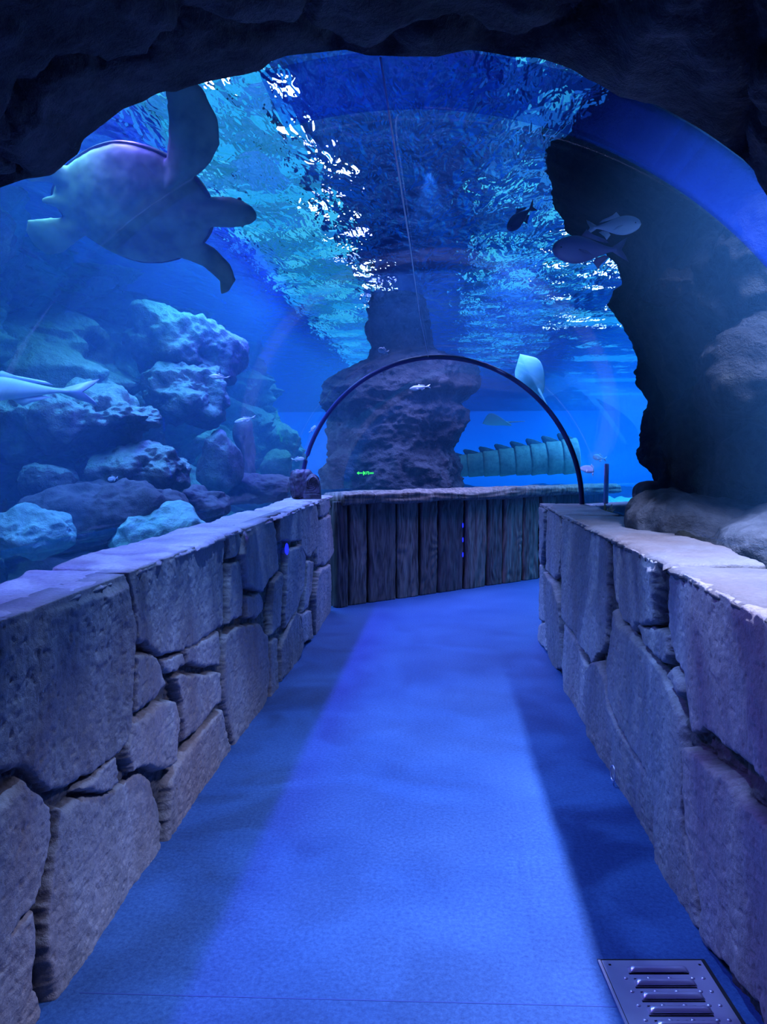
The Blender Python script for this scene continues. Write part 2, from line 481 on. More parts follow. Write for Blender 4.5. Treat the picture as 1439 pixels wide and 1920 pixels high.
def parapet(name, side, X, Xout, polys, yend, slabs, label):
    sgn = 1 if side == 'left' else -1
    fr, tint = facing(X, sgn, polys, yend)
    bk = fr.copy(); bk[:, :, 0] = X - sgn * .12
    V, Fc = solid_grid(fr, bk, flip=(side == 'left'))
    w = mesh_np(name, V, Fc, M_stone, tint=np.concatenate([tint, np.full(len(tint), .6)]))
    tag(w, label, kind='structure')
    # rubble core between the facing and the water side
    n, mz = 120, 14
    ys = np.linspace(Y0, yend, n); zs = np.linspace(-.05, 1.10, mz)
    Yg, Zg = np.meshgrid(ys, zs, indexing='ij')
    P = np.stack([Yg.ravel(), Zg.ravel(), np.zeros(Yg.size)], 1)
    a = np.stack([np.full(Yg.size, X - sgn * .06), P[:, 0], P[:, 1]], 1).reshape(n, mz, 3)
    b = np.stack([Xout + sgn * (.02 + .012 * fbm(P * 4, 4)), P[:, 0], P[:, 1]], 1).reshape(n, mz, 3)
    V, Fc = solid_grid(a, b, flip=(side == 'left'))
    mesh_np('core', V, Fc, M_stone, w, tint=np.full(len(V), .6))
    rr = random.Random(len(polys))
    for k in range(len(slabs) - 1):
        y1, y2 = slabs[k] + .006, slabs[k + 1] - .006
        nx = 26; ny = max(10, int((y2 - y1) / (.012 if y1 > 1.0 else .05)))
        top = 1.137 + rr.uniform(-.010, .014)
        u = np.linspace(0, 1, nx); v = np.linspace(0, 1, ny)
        # denser rows at the broken corridor edge
        u = u ** 1.6
        Ug, Vg = np.meshgrid(v, u, indexing='ij')      # Ug along, Vg across (0 at the corridor)
        yy = y1 + (y2 - y1) * Ug
        xi = X + sgn * .008; xo = Xout - sgn * .015
        Q = np.stack([yy.ravel(), Vg.ravel() * .35, np.full(yy.size, k * 3.3)], 1)
        edge = (fbm(np.stack([yy.ravel(), np.full(yy.size, k * 7.), np.zeros(yy.size)], 1) * 14, 51, 4) * .012
                + fbm(np.stack([yy.ravel(), np.full(yy.size, k * 7.), np.zeros(yy.size)], 1) * 50, 52, 2) * .004).reshape(yy.shape)
        back = (fbm(np.stack([yy.ravel(), np.full(yy.size, k * 5.), np.zeros(yy.size)], 1) * 3, 55, 3) * .03).reshape(yy.shape)
        xx = (xi + sgn * (edge - .006)) * (1 - Vg) + (xo + back) * Vg
        endw = np.minimum(Ug, 1 - Ug) * (y2 - y1)
        zt = top + (fbm(Q * 4, 61, 4) * .006 + fbm(Q * 18, 62, 3) * .0022).reshape(yy.shape)
        zt -= .016 * np.exp(-Vg * .3 / .012) + .012 * np.exp(-endw / .01)
        yy = yy + (fbm(np.stack([Vg.ravel() * 3, np.full(yy.size, k * 3.), np.zeros(yy.size)], 1) * 2, 66, 3) * .015).reshape(yy.shape) * (np.abs(Ug - .5) * 2) ** 6
        t = np.stack([xx, yy, zt * zcap(yy)], 2)
        bt = t.copy(); bt[:, :, 2] = 1.112 * zcap(yy)
        V, Fc = solid_grid(t, bt, flip=(side == 'right'))
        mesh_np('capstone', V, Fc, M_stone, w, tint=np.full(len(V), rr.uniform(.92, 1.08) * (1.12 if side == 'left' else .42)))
    return w

wl = parapet('wall_left', 'left', XL, -1.39, LEFT, 7.62, [Y0, .6, 1.75, 2.62, 3.32, 4.15, 4.55, 5.6, 6.6, 7.6],
             'left rubble stone parapet with flat capstones')
wr = parapet('wall_right', 'right', XR, 1.16, RIGHT, 6.47, [Y0, .3, 1.55, 2.84, 3.78, 5.15, 5.98, 6.47],
             'right rubble stone parapet with flat capstones')
# the right parapet turns with the walkway beyond its corner
def turn_wall():
    n, mz = 90, 40
    s = np.linspace(0, 5.5, n); z = np.linspace(-.02, 1.13, mz)
    S, Z = np.meshgrid(s, z, indexing='ij')
    P = np.stack([S.ravel(), Z.ravel(), np.zeros(S.size)], 1)
    h = (fbm(P * 3, 71) * .02 + ridge(P * 6, 72) * .012).reshape(S.shape)
    c = Vector((XR + .02, 6.44, 0)); d = Vector((BD.x, BD.y, 0)); nn = Vector((-BD.y, BD.x, 0))
    fr = np.stack([c.x + d.x * S + nn.x * h, c.y + d.y * S + nn.y * h, Z], 2)
    bk = np.stack([c.x + d.x * S - nn.x * .33, c.y + d.y * S - nn.y * .33, Z], 2)
    V, Fc = solid_grid(fr, bk, flip=True)
    mesh_np('return_wall', V, Fc, M_stone, wr, tint=np.full(len(V), .9))
turn_wall()

# ---- plank barrier at the bend
def wood_mat(name, a, b, seed):
    m, nt, out = mat(name)
    L = nt.links.new
    tc = N(nt, 'ShaderNodeTexCoord')
    mp = N(nt, 'ShaderNodeMapping'); mp.inputs['Scale'].default_value = (5, 5, .9); mp.inputs['Location'].default_value = (seed, seed * 2.1, 0)
    L(tc.outputs['Object'], mp.inputs['Vector'])
    n0 = N(nt, 'ShaderNodeTexNoise', Scale=1.3, Detail=3.0, Distortion=.8); L(mp.outputs['Vector'], n0.inputs['Vector'])
    wv = N(nt, 'ShaderNodeMath', operation='MULTIPLY'); L(n0.outputs['Fac'], wv.inputs[0]); wv.inputs[1].default_value = 34
    sn = N(nt, 'ShaderNodeMath', operation='SINE'); L(wv.outputs[0], sn.inputs[0])
    n2 = N(nt, 'ShaderNodeTexNoise', Scale=6.0, Detail=6.0); L(mp.outputs['Vector'], n2.inputs['Vector'])
    sm = N(nt, 'ShaderNodeMath', operation='MULTIPLY_ADD'); L(sn.outputs[0], sm.inputs[0]); sm.inputs[1].default_value = .12; L(n2.outputs['Fac'], sm.inputs[2])
    r = ramp(nt, sm.outputs[0], [(.2, a), (.75, b)])
    bs = N(nt, 'ShaderNodeBsdfPrincipled', Roughness=.6)
    L(r.outputs['Color'], bs.inputs['Base Color'])
    bp = N(nt, 'ShaderNodeBump', Strength=.9, Distance=.012); L(sm.outputs[0], bp.inputs['Height']); L(bp.outputs['Normal'], bs.inputs['Normal'])
    L(bs.outputs[0], out.inputs['Surface'])
    return m
M_wood = [wood_mat('weathered_plank', (.030, .026, .026), (.17, .15, .14), 1.3),
          wood_mat('weathered_plank_grey', (.045, .04, .038), (.24, .22, .19), 4.7),
          wood_mat('weathered_plank_dark', (.022, .021, .025), (.12, .11, .115), 8.2)]
M_rail = wood_mat('weathered_rail', (.06, .05, .045), (.28, .24, .20), 2.2)

def bar_s(px, py=1020):
    d = ray(px, py)
    # intersection with the vertical plane through B0 along BD
    t = (B0 - EYE).dot(BN) / d.dot(BN)
    return ((EYE + d * t) - B0).dot(BD)

barrier = empty('plank_barrier', B0)
tag(barrier, 'weathered plank barrier with log top rail at the bend of the walkway', 'barrier')
edges = [(222, 272, .03), (277, 350, 0), (354, 462, 0), (466, 549, .006), (552, 622, 0), (625, 723, -.004), (726, 808, .01), (812, 870, 0), (874, 948, .006), (951, 1012, 0), (1015, 1090, .004)]
for k, (a, b, off) in enumerate(edges):
    s1, s2 = bar_s(520 + a / 2.056) + .008, bar_s(520 + b / 2.056) - .008
    n, mz = 26, 90
    S, Z = np.meshgrid(np.linspace(s1, s2, n), np.linspace(0, 1.09, mz), indexing='ij')
    P = np.stack([S.ravel() * 1.0, Z.ravel(), np.full(S.size, k * 3.7)], 1)
    wob = (fbm(np.stack([Z.ravel() * 2.2, np.full(S.size, k * 1.7), np.zeros(S.size)], 1), 81) * .012).reshape(S.shape)
    e = np.minimum(S - s1, s2 - S)
    g = fbm(P * np.array([16, 1.6, 1]), 83, 4) * .009 + np.sin(fbm(P * np.array([5, 1.1, 1]), 85, 2) * 22) * .0035
    h = off + g.reshape(S.shape) - .022 * np.exp(-np.maximum(e, 0) / .008)
    S2 = S + wob
    fr = np.stack([BD.x * S2 + BN.x * h, BD.y * S2 + BN.y * h, Z], 2)
    bk = np.stack([BD.x * S2 - BN.x * .05, BD.y * S2 - BN.y * .05, Z], 2)
    V, Fc = solid_grid(fr, bk, flip=False)
    mesh_np('corner_post' if k == 0 else 'plank', V, Fc, M_wood[[2, 1, 0, 1, 0, 2, 1, 0, 1, 1, 0][k]], barrier)
# dark board behind the planks, then the rail
def rail():
    n, mc = 160, 36
    V = []
    for i in range(n):
        s = -.12 + 4.75 * i / (n - 1)
        for j in range(mc):
            a = 2 * PI * j / mc
            ca, sa = math.cos(a), math.sin(a)
            q = 4.5
            rr = (abs(ca) ** q + abs(sa) ** q) ** (-1 / q)
            V.append((s, ca * rr, sa * rr))
    V = np.array(V)
    S, u, v = V[:, 0], V[:, 1], V[:, 2]
    P = np.stack([S * 1.3, u * .6, v * .6], 1)
    g = fbm(P * np.array([2.2, 6, 6]), 91, 4) * .012 + fbm(P * np.array([.9, 2, 2]), 93, 2) * .012
    g += np.sin(fbm(P * np.array([.8, 5, 5]), 94, 2) * 16) * .004
    hN = u * (.19 + g) - .11; hZ = 1.112 + v * (.064 + g * .9)
    hZ = hZ + fbm(np.stack([S * 1.1, S * 0, S * 0], 1), 96, 2) * .014
    X = BD.x * S + BN.x * hN; Yv = BD.y * S + BN.y * hN
    Fc = grid_faces(n, mc, wrap=True, flip=True)
    Fc.append(tuple(range(mc))); Fc.append(tuple(reversed(range((n - 1) * mc, n * mc))))
    mesh_np('top_rail', np.stack([X, Yv, hZ], 1), Fc, M_rail, barrier)
    bm = bmesh.new()
    pts = [(-.1, -.05), (4.5, -.05), (4.5, -.22), (-.1, -.22)]
    lo = [bm.verts.new((BD.x * s + BN.x * h, BD.y * s + BN.y * h, -.02)) for s, h in pts]
    hi = [bm.verts.new((BD.x * s + BN.x * h, BD.y * s + BN.y * h, 1.08)) for s, h in pts]
    bm.faces.new(lo); bm.faces.new(hi)
    for i in range(4):
        bm.faces.new((lo[i], lo[(i + 1) % 4], hi[(i + 1) % 4], hi[i]))
    bm_obj('backing_board', bm, M_wood[2], barrier, smooth=False)
rail()

# ---- acrylic vault
def acrylic(name, tint, gloss, milk=None):
    m, nt, out = mat(name)
    L = nt.links.new
    tr = N(nt, 'ShaderNodeBsdfTransparent'); tr.inputs['Color'].default_value = (*tint, 1)
    gl = N(nt, 'ShaderNodeBsdfGlossy', Roughness=.02); gl.inputs['Color'].default_value = (.9, .95, 1, 1)
    lw = N(nt, 'ShaderNodeFresnel', IOR=1.22)
    fm = N(nt, 'ShaderNodeMath', operation='MULTIPLY'); L(lw.outputs[0], fm.inputs[0]); fm.inputs[1].default_value = gloss
    base = tr
    if milk:
        df = N(nt, 'ShaderNodeBsdfTranslucent'); df.inputs['Color'].default_value = (*milk[0], 1)
        mm = N(nt, 'ShaderNodeMixShader', Fac=milk[1]); L(tr.outputs[0], mm.inputs[1]); L(df.outputs[0], mm.inputs[2])
        base = mm
    ms = N(nt, 'ShaderNodeMixShader'); L(fm.outputs[0], ms.inputs['Fac']); L(base.outputs[0], ms.inputs[1]); L(gl.outputs[0], ms.inputs[2])
    L(ms.outputs[0], out.inputs['Surface'])
    return m
M_acr = acrylic('clear_acrylic', (.95, .98, 1.0), .07)
M_col = acrylic('milky_acrylic', (.66, .78, .97), .05, ((.03, .10, .60), .10))

def vault(name, sect, Ri, Ro, m, y1=YA, kind=None):
    """shell of a vault section, straight or turned"""
    nt_ = 64
    rows = []
    for Rr in (Ri, Ro):
        A, B = [], []
        for k in range(nt_ + 1):
            th = PI * k / nt_
            u, z = Rr * math.cos(th), ZS + Rr * math.sin(th)
            J = Vector((CX + u, YR - .4142 * u, z))
            if sect == 0:
                A.append(Vector((CX + u, y1, z))); B.append(J)
            elif sect == 2:
                th = math.radians(104) * k / nt_
                u, z = Rr * math.cos(th), ZS + Rr * math.sin(th)
                A.append(Vector((CX + u, y1, z))); B.append(Vector((CX + u, y1 + .265, z)))
            else:
                A.append(J); B.append(Vector((CX, YR, 0)) + RT * u + AX * 9 + Vector((0, 0, z)))
        rows.append([A, B])
    nl = 10
    gr = []
    for A, B in rows:
        gr.append(np.array([[tuple(A[k].lerp(B[k], i / nl)) for k in range(nt_ + 1)] for i in range(nl + 1)]))
    V, Fc = solid_grid(gr[0], gr[1])
    return mesh_np(name, V, Fc, m)
w1 = tag(vault('window_1', 0, R, R + .035, M_acr), 'clear acrylic vault over the straight walkway', kind='structure')
w2 = tag(vault('window_2', 1, R, R + .035, M_acr), 'clear acrylic vault over the bend beyond the joint ring', kind='structure')
col = tag(vault('window_3', 2, R - .016, R - .003, M_col, y1=YA + .0), 'milky blue acrylic collar inside the cave mouth', kind='structure')

def tube(name, pts, r, m, parent=None, n=10, closed=False, squash=1.0):
    pts = [Vector(p) for p in pts]
    rs = r if isinstance(r, (list, tuple)) else [r] * len(pts)
    V = []
    for i, p in enumerate(pts):
        a = pts[i - 1] if i > 0 or closed else pts[i]
        b = pts[(i + 1) % len(pts)] if i < len(pts) - 1 or closed else pts[i]
        t = (b - a).normalized()
        up = Vector((0, 0, 1)) if abs(t.z) < .95 else Vector((1, 0, 0))
        s = t.cross(up).normalized(); q = s.cross(t).normalized()
        for j in range(n):
            an = 2 * PI * j / n
            V.append(p + (s * math.cos(an) + q * math.sin(an) * squash) * rs[i])
    Fc = grid_faces(len(pts), n, wrap=True)
    if closed:
        o = (len(pts) - 1) * n
        for j in range(n):
            Fc.append((o + j, o + (j + 1) % n, (j + 1) % n, j))
    else:
        Fc.append(tuple(reversed(range(n)))); Fc.append(tuple(range((len(pts) - 1) * n, len(pts) * n)))
    return mesh_np(name, np.array([tuple(v) for v in V]), Fc, m, parent)

M_ring = plain('joint_ring_polymer', (.035, .045, .20), .35)
pts = []
for k in range(65):
    th = PI * k / 64
    u, z = (R - .012) * math.cos(th), ZS - .03 + (R + .018) * math.sin(th)
    pts.append((CX + u, YR - .4142 * u, z))
ring = tube('joint_ring', pts, .021, M_ring, n=10)
tag(ring, 'slim dark blue arched joint ring where the acrylic vault bends', 'ring')
# bonded seam along the crown
M_seam = plain('seam_bead', (.75, .82, 1.0), .3)
sx = CX - .03
tube('seam', [(sx, YA + .02, ZS + R - .008), (sx + .004, 3.3, ZS + R - .008), (sx, 5, ZS + R - .008), (sx + .02, YR, ZS + R - .008)], .0028, M_seam, w1, n=6)
# upright edge of the next acrylic sheet, right of the ring
p = Vector((CX, YR, 0)) + RT * (R - .02) + AX * (.4142 * R + .35)
bm = bmesh.new()
bmesh.ops.create_cube(bm, size=1)
bmesh.ops.scale(bm, vec=(.05, .02, .34), verts=bm.verts)
bmesh.ops.rotate(bm, cent=(0, 0, 0), matrix=Matrix.Rotation(PI / 4, 3, 'Z'), verts=bm.verts)
bmesh.ops.translate(bm, vec=(p.x, p.y, ZS + .15), verts=bm.verts)
bmesh.ops.bevel(bm, geom=bm.edges[:], offset=.004, segments=2, affect='EDGES')
bm_obj('edge_strip', bm, plain('lilac_edge_strip', (.32, .30, .75), .4), w2)

# ---- cave mouth and vaulted rock ceiling the camera stands under
EDGE = [(-260, 480), (-120, 410), (0, 355), (50, 338), (100, 330), (135, 300), (150, 290), (157, 264), (200, 228), (235, 205), (270, 192), (300, 176), (312, 172), (330, 174), (420, 150), (490, 135), (510, 118), (540, 108), (600, 102),
        (650, 97), (690, 108), (760, 110), (820, 110), (845, 104), (880, 97), (905, 100), (960, 110), (1010, 112), (1070, 130), (1100, 150), (1130, 165), (1160, 185), (1230, 200), (1290, 232), (1320, 250),
        (1360, 278), (1390, 300), (1412, 322), (1420, 345), (1439, 374), (1500, 440), (1600, 560)]
ee = []
for x, y in EDGE:
    p_ = at(x, y, YA)
    ee.append((math.atan2(p_.z - ZS, p_.x - CX), math.hypot(p_.z - ZS, p_.x - CX)))
ee.sort()
eth = np.array([e[0] for e in ee]); er = np.array([e[1] for e in ee])
def cave():
    nth = 420
    th = np.linspace(-.30, PI + .30, nth)
    r0 = np.interp(th, eth, er, left=1.30, right=1.36)
    ysec = list(np.linspace(Y0, 1.0, 26)) + list(np.linspace(1.02, YA - .012, 60))
    rows = []
    for y in ysec:
        f = min(1.0, max(0.0, (YA - y) / .5))
        r = r0 * (1 - f) + (np.mean(er) * .5 + r0 * .5) * f
        P = np.stack([np.cos(th) * 1.3, np.full(nth, y), np.sin(th) * 1.3], 1)
        _, f21 = worley(P * np.array([1.15, 1.0, 1.15]) + np.stack([fbm(P * 3, 5) * .12] * 3, 1) + 2.3, 12)
        d = fbm(P * 2.0, 101, 4) * .030 + fbm(P * 9, 103, 4) * .018 + ridge(P * 5, 107) * .014 + fbm(P * 28, 109, 3) * .008
        d = d * min(1, .15 + f * 1.6)
        d = d - .05 * np.exp(-f21 / .022)      # cracks between blocks run deep into the rock
        rr = r - d * 1.0
        rows.append(np.stack([CX + rr * np.cos(th), np.full(nth, y), ZS + rr * np.sin(th)], 1))
    # broken lip, then the front face towards the tank
    for k, (dr, y) in enumerate([(.004, YA), (.03, YA + .02), (.12, YA + .03), (.5, YA + .05), (1.4, YA + .06), (3.2, YA + .05)]):
        rr = r0 + dr
        P = np.stack([np.cos(th) * rr, np.full(nth, y), np.sin(th) * rr], 1)
        yy = y + (fbm(P * 3, 111) * .03 * min(1, dr * 6))
        rows.append(np.stack([CX + rr * np.cos(th), yy, ZS + rr * np.sin(th)], 1))
    for dr, y in ((3.25, YA - .3), (3.25, Y0)):
        rr = r0 + dr
        rows.append(np.stack([CX + rr * np.cos(th), np.full(nth, y), ZS + rr * np.sin(th)], 1))
    n = len(rows)
    V = np.concatenate(rows)
    Fc = grid_faces(n, nth, flip=True)
    o = mesh_np('ceiling', V, Fc, M_cave)
    tag(o, 'dark rough rock ceiling of the cave mouth framing the aquarium tunnel', kind='structure')
    # rock wall closing the cave behind the viewer
    nb = 60
    a, b = np.meshgrid(np.linspace(-2.2, 2.0, nb), np.linspace(-.05, 3.2, nb), indexing='ij')
    P = np.stack([a.ravel(), b.ravel(), np.zeros(a.size)], 1)
    y = (Y0 + .03 + fbm(P * 2, 121) * .08).reshape(a.shape)
    fr = np.stack([a, y, b], 2); bk = np.stack([a, np.full(a.shape, Y0 - .25), b], 2)
    V, Fc = solid_grid(fr, bk, flip=True)
    w = mesh_np('wall_back', V, Fc, M_cave)
    tag(w, 'dark rock wall closing the cave behind the viewpoint', kind='structure')
cave()

# ---- drain grate
def grate():
    a, b = at_z(1128, 1803), at_z(1318, 1803)
    w = b.x - a.x; Lg = .56
    root = empty('drain_grate', (a.x, a.y, 0), math.atan2(b.y - a.y, b.x - a.x) - .0)
    tag(root, 'stainless steel louvred drain grate set in the blue floor beside right parapet', 'drain grate')
    M_st = plain('stainless_steel', (.66, .62, .80), .30, .7)
    M_pit = plain('pit_shade', (.012, .012, .016), .9)
    rows_y = [-(.052 + .056 * k) for k in range(9)]
    lx0, lx1 = w * .22, w * .80
    # plate with its holes and slots cut out
    st = .004
    nx, ny = int(w / st), int(Lg / st)
    holes = set()
    for yk in rows_y:
        hy = yk - .028
        for fx in (.24, .30, .44, .52, .66, .74):
            i, j = int(w * fx / st), int(-hy / st)
            for di in (0, 1):
                for dj in (0, 1):
                    holes.add((i + di, j + dj))
        for i in range(int(lx0 / st), int(lx1 / st)):
            for dj in (1, 2):
                holes.add((i, int((-yk + .004) / st) + dj))
    for fx in (.06, .94):
        i, j = int(w * fx / st), 4
        holes |= {(i, j), (i + 1, j), (i, j + 1), (i + 1, j + 1)}
    bm = bmesh.new()
    gv = [[bm.verts.new((i * st, -j * st, .004)) for j in range(ny + 1)] for i in range(nx + 1)]
    for i in range(nx):
        for j in range(ny):
            if (i, j) not in holes:
                bm.faces.new((gv[i][j], gv[i + 1][j], gv[i + 1][j + 1], gv[i][j + 1]))
    ex = bmesh.ops.extrude_face_region(bm, geom=bm.faces[:])
    bmesh.ops.translate(bm, verts=[v for v in ex['geom'] if isinstance(v, bmesh.types.BMVert)], vec=(0, 0, -.0022))
    bm_obj('plate', bm, M_st, root, smooth=False)
    bm = bmesh.new()
    bmesh.ops.create_cube(bm, size=1)
    bmesh.ops.scale(bm, vec=(w + .02, Lg + .02, .0014), verts=bm.verts)
    bmesh.ops.translate(bm, vec=(w / 2, -Lg / 2, .0008), verts=bm.verts)
    bm_obj('pit_dark_sheet', bm, M_pit, root, smooth=False)  # thin black sheet stands in for the shaded depth of the pit
    for yk in rows_y:
        n, mm = 20, 9
        V = []
        for i in range(n):
            f = i / (n - 1)
            x = lx0 + (lx1 - lx0) * f
            e = min(1, math.sin(PI * f) * 4) ** .5
            for j in range(mm):
                g = j / (mm - 1)
                yy = yk + .020 - .026 * g
                zz = .004 + .013 * e * math.sin(PI * (.03 + .90 * g)) ** .8 + .0002
                V.append((x, yy, zz))
        fr = np.array(V).reshape(n, mm, 3); bk = fr.copy(); bk[:, :, 2] -= .0012
        v, fc = solid_grid(fr, bk, flip=True)
        mesh_np('louvre', v, fc, M_st, root)
        for fx in (.16, .38, .58, .80, .90):
            bm = bmesh.new()
            bmesh.ops.create_uvsphere(bm, u_segments=10, v_segments=6, radius=.0065)
            bmesh.ops.scale(bm, vec=(1, 1, .55), verts=bm.verts)
            bmesh.ops.translate(bm, vec=(w * fx, yk - .028, .004), verts=bm.verts)
            bm_obj('stud', bm, M_st, root)
    # frame angle along the left side
    bm = bmesh.new()
    bmesh.ops.create_cube(bm, size=1)
    bmesh.ops.scale(bm, vec=(.008, Lg, .006), verts=bm.verts)
    bmesh.ops.translate(bm, vec=(-.007, -Lg / 2, .003), verts=bm.verts)
    bm_obj('frame_edge', bm, M_st, root, smooth=False)
grate()

# ---- iron ring low on the right parapet
c = at_x(1150, 1450, XR - .02)
pts = [(c.x - .004 * math.cos(a), c.y + .028 * math.cos(a), c.z + .036 * math.sin(a)) for a in [2 * PI * k / 24 for k in range(24)]]
o = tube('wall_ring', pts, .0035, plain('pale_steel', (.65, .6, .75), .35, .9), closed=True, n=8)
tag(o, 'small pale metal ring fixed low on the right stone parapet', 'ring')

# ---- carved rock ornament on the far end of the left parapet
def ornament():
    M_or = rock_mat('polished_dark_stone', (.035, .03, .05), (.16, .14, .24), rough=.22, scale=14, bump=.7, fine=60, bdist=.01)
    c = at(577, 922, 6.95)
    root = empty('carved_rock', (c.x, c.y, 1.163), .25)
    tag(root, 'dark glossy carved rock standing at far end of left parapet', 'rock ornament')
    V, Fc = ico(5)
    V = V.copy()
    q = 4.0
    n_ = (np.abs(V) ** q).sum(1) ** (-1 / q)
    V = V * n_[:, None]
    d = 1 + ridge(V * 1.6, 131) * .14 + fbm(V * 4, 133) * .07
    V = V * d[:, None] * np.array([.10, .09, .125]) + np.array([0, 0, .125])
    V[:, 0] -= .05
    V[:, 2] = np.maximum(V[:, 2], 0)
    mesh_np('rock_body', V, Fc, M_or, root)
    # rounded tablet with a relief spiral
    n, mz = 60, 60
    a, b = np.meshgrid(np.linspace(-.085, .085, n), np.linspace(0, .225, mz), indexing='ij')
    P = np.stack([a.ravel(), b.ravel(), np.zeros(a.size)], 1)
    rad = np.hypot(a, b - .135); an = np.arctan2(b - .135, a)
    rel = np.where(rad < .062, .010 * np.sin(an * 3 + rad * 150) * np.sin(rad * 190 + an * 2), 0) + np.where(np.abs(b - .05) < .006, -.006, 0)
    mask = np.clip((.085 - np.abs(a)) / .02, 0, 1) * np.clip((.225 - b - .04 * (a / .085) ** 2) / .03, 0, 1)
    y = -.075 - .05 * np.sqrt(mask) - rel * mask + fbm(P * 30, 135).reshape(a.shape) * .002
    wv = 1 - .25 * (b / .225) ** 2
    fr = np.stack([a * wv + .035, y, b - .035 * (a / .085) ** 2 * (b / .225)], 2)
    bk = np.stack([a * wv + .035, np.full(a.shape, .04), fr[:, :, 2]], 2)
    v, fc = solid_grid(fr, bk)
    mesh_np('carved_tablet', v, fc, M_or, root)
ornament()
# ------------------------------------------------------------------ the tank
ZW = 3.70                               # water level
TX0, TX1, TY0, TY1 = -13.0, 16.0, YA + .035, 34.0

def axis_dist(X, Y):
    """plan distance from the walkway axis"""
    d1 = np.where(Y < YR, np.abs(X - CX), np.hypot(X - CX, Y - YR))
    t = np.clip(((X - CX) * AX.x + (Y - YR) * AX.y), 0, 9)
    d2 = np.hypot(X - CX - AX.x * t, Y - YR - AX.y * t)
    return np.minimum(d1, d2)

def bed_height(X, Y):
    P = np.stack([X, Y, np.zeros_like(X)], 1)
    d = axis_dist(X, Y)
    h = .42 + fbm(P * .45, 141, 3) * .16 + fbm(P * 1.6, 143, 4) * .07 + np.clip(-X - 3.2, 0, 6) * .10
    f = sstep(1.42, 2.1, d)
    return -.35 * (1 - f) + h * f

def bed():
    xs = np.linspace(TX0, TX1, 240); ys = np.linspace(TY0, TY1, 260)
    A, B = np.meshgrid(xs, ys, indexing='ij')
    Z = bed_height(A.ravel(), B.ravel()).reshape(A.shape)
    fr = np.stack([A, B, Z], 2); bk = np.stack([A, B, np.full(A.shape, -.6)], 2)
    V, Fc = solid_grid(fr, bk)
    o = mesh_np('tank_bed', V, Fc, M_bed)
    tag(o, 'green-blue rocky bed of the aquarium around the tunnel', 'tank bed', kind='structure')
bed()

